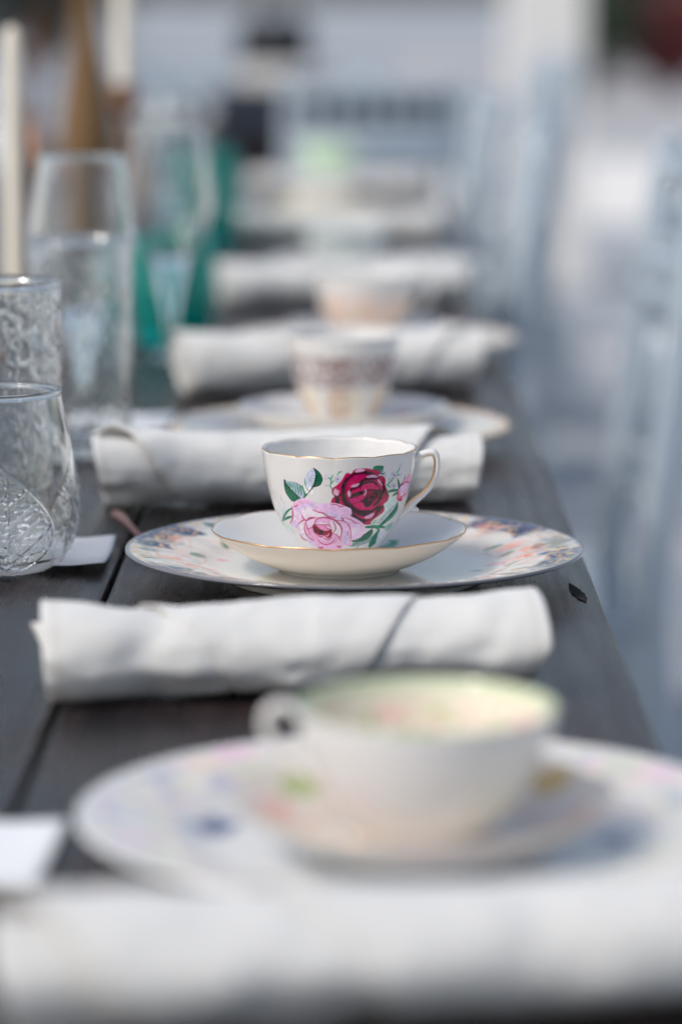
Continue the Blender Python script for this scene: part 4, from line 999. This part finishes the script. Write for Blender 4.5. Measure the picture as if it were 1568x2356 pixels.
# ------------------------------------------------------------------ post and planting far behind
M_WHITE = mat('white_paint', (.74, .73, .71), .6, bump=(30, .002, .2))
post = thing('post', 'white square post standing on the paving behind the chairs', 'post', (.70, 12.3, 0))
v, q = box_data(-.15, .15, -.15, .15, .12, 3.0, .01); mesh_obj('shaft', v, q, M_WHITE, post, smooth=False)
v, q = box_data(-.18, .18, -.18, .18, .004, .118, .01); mesh_obj('base', v, q, M_WHITE, post, smooth=False)
v, q = box_data(-.18, .18, -.18, .18, 3.002, 3.1, .01); mesh_obj('capital', v, q, M_WHITE, post, smooth=False)

def shrub(name, label, x, y, rx, ry, h, c0, c1, n=2600, leaf=.09, seed=0):
    r = np.random.RandomState(seed); t = thing(name, label, 'shrub', (x, y, 0))
    stems = []
    for k in range(7):
        a = r.rand() * 2 * pi; stems.append(tube_data([(.06 * cos(a), .06 * sin(a), 0), (.3 * rx * cos(a), .3 * ry * sin(a), h * .35), (.6 * rx * cos(a + .3), .6 * ry * sin(a + .3), h * .7)], [.04, .025, .01], 6))
    v, q = join(stems); mesh_obj('stem', v, q, mat('bark_' + name, (.06, .045, .035), .9), t)
    cl = r.randn(26, 3); cl /= np.linalg.norm(cl, axis=1)[:, None]; cl *= r.rand(26, 1) ** .4 * .72
    P = cl[r.randint(0, 26, n)] + r.randn(n, 3) * .16
    P = P * np.array([rx, ry, h * .5]) + np.array([0, 0, h * .52]); P[:, 2] = np.maximum(P[:, 2], .03)
    a = r.randn(n, 3); a /= np.linalg.norm(a, axis=1)[:, None]; b2 = np.cross(a, r.randn(n, 3)); b2 /= np.linalg.norm(b2, axis=1)[:, None]
    s = leaf * (.6 + .8 * r.rand(n, 1)); 
    V = np.stack([P - a * s, P + b2 * s * .45, P + a * s, P - b2 * s * .45], 1).reshape(-1, 3); Q = np.arange(4 * n).reshape(-1, 4)
    k = r.rand(n, 1); cc = (np.asarray(c0) * (1 - k) + np.asarray(c1) * k).repeat(4, 0)
    m = mat('leaves_' + name, attr=True, rough=.6)
    o = mesh_obj('foliage', V, Q, m, t, cc, smooth=False); o['kind'] = 'stuff'
    return t
shrub('green_shrub', 'dark green shrub far back to the right of the white post', 2.55, 36.0, .75, .8, 2.6, (.035, .06, .035), (.07, .11, .06), seed=1)
shrub('red_shrub', 'dull red leaved shrub far back in the upper right corner', 3.6, 37.0, .85, .8, 1.35, (.22, .045, .05), (.34, .10, .09), seed=2)
shrub('dark_hedge', 'very dark evergreen shrub behind the red one in the upper right corner', 4.2, 44.0, 2.2, .8, 3.2, (.012, .02, .016), (.03, .045, .035), seed=3)
shrub('dark_shrub', 'dark teal green shrub far back in the upper left corner', -4.0, 40.0, 1.5, .9, 2.6, (.008, .03, .032), (.02, .055, .055), seed=4)
# dried flowers in a small vase, far left
vs = thing('flower_vase', 'small vase of brown dried flowers at the upper left', 'vase', (-.62, 6.1, TZ + .0004))
lathe('vase_body', resample(catmull([(0, .003), (.03, 0), (.042, .02), (.045, .05), (.03, .09), (.024, .12), (.027, .13), (.022, .125), (.02, .10), (0, .02)], 5), 60), M_BRASS, vs, 40)
r = np.random.RandomState(8); st = []
hv = []; hc = []
for k in range(14):
    a = r.rand() * 2 * pi; d = .02 + .045 * r.rand(); h = .22 + .12 * r.rand(); st.append(tube_data([(0, 0, .06), (.5 * d * cos(a), .5 * d * sin(a), h * .6), (d * cos(a), d * sin(a), h)], .0015, 5))
    for j in range(40):
        p0 = np.array([d * cos(a), d * sin(a), h]); dr = r.randn(3); dr /= np.linalg.norm(dr); s2 = np.cross(dr, r.randn(3)); s2 /= np.linalg.norm(s2)
        hv += [p0, p0 + dr * .014 + s2 * .004, p0 + dr * .026, p0 + dr * .014 - s2 * .004]
v, q = join(st); mesh_obj('stalks', v, q, M_BRASS, vs)
o = mesh_obj('flower_heads', hv, np.arange(len(hv)).reshape(-1, 4), mat('dried_petals', (.12, .075, .05), .9), vs, smooth=False); o['kind'] = 'stuff'
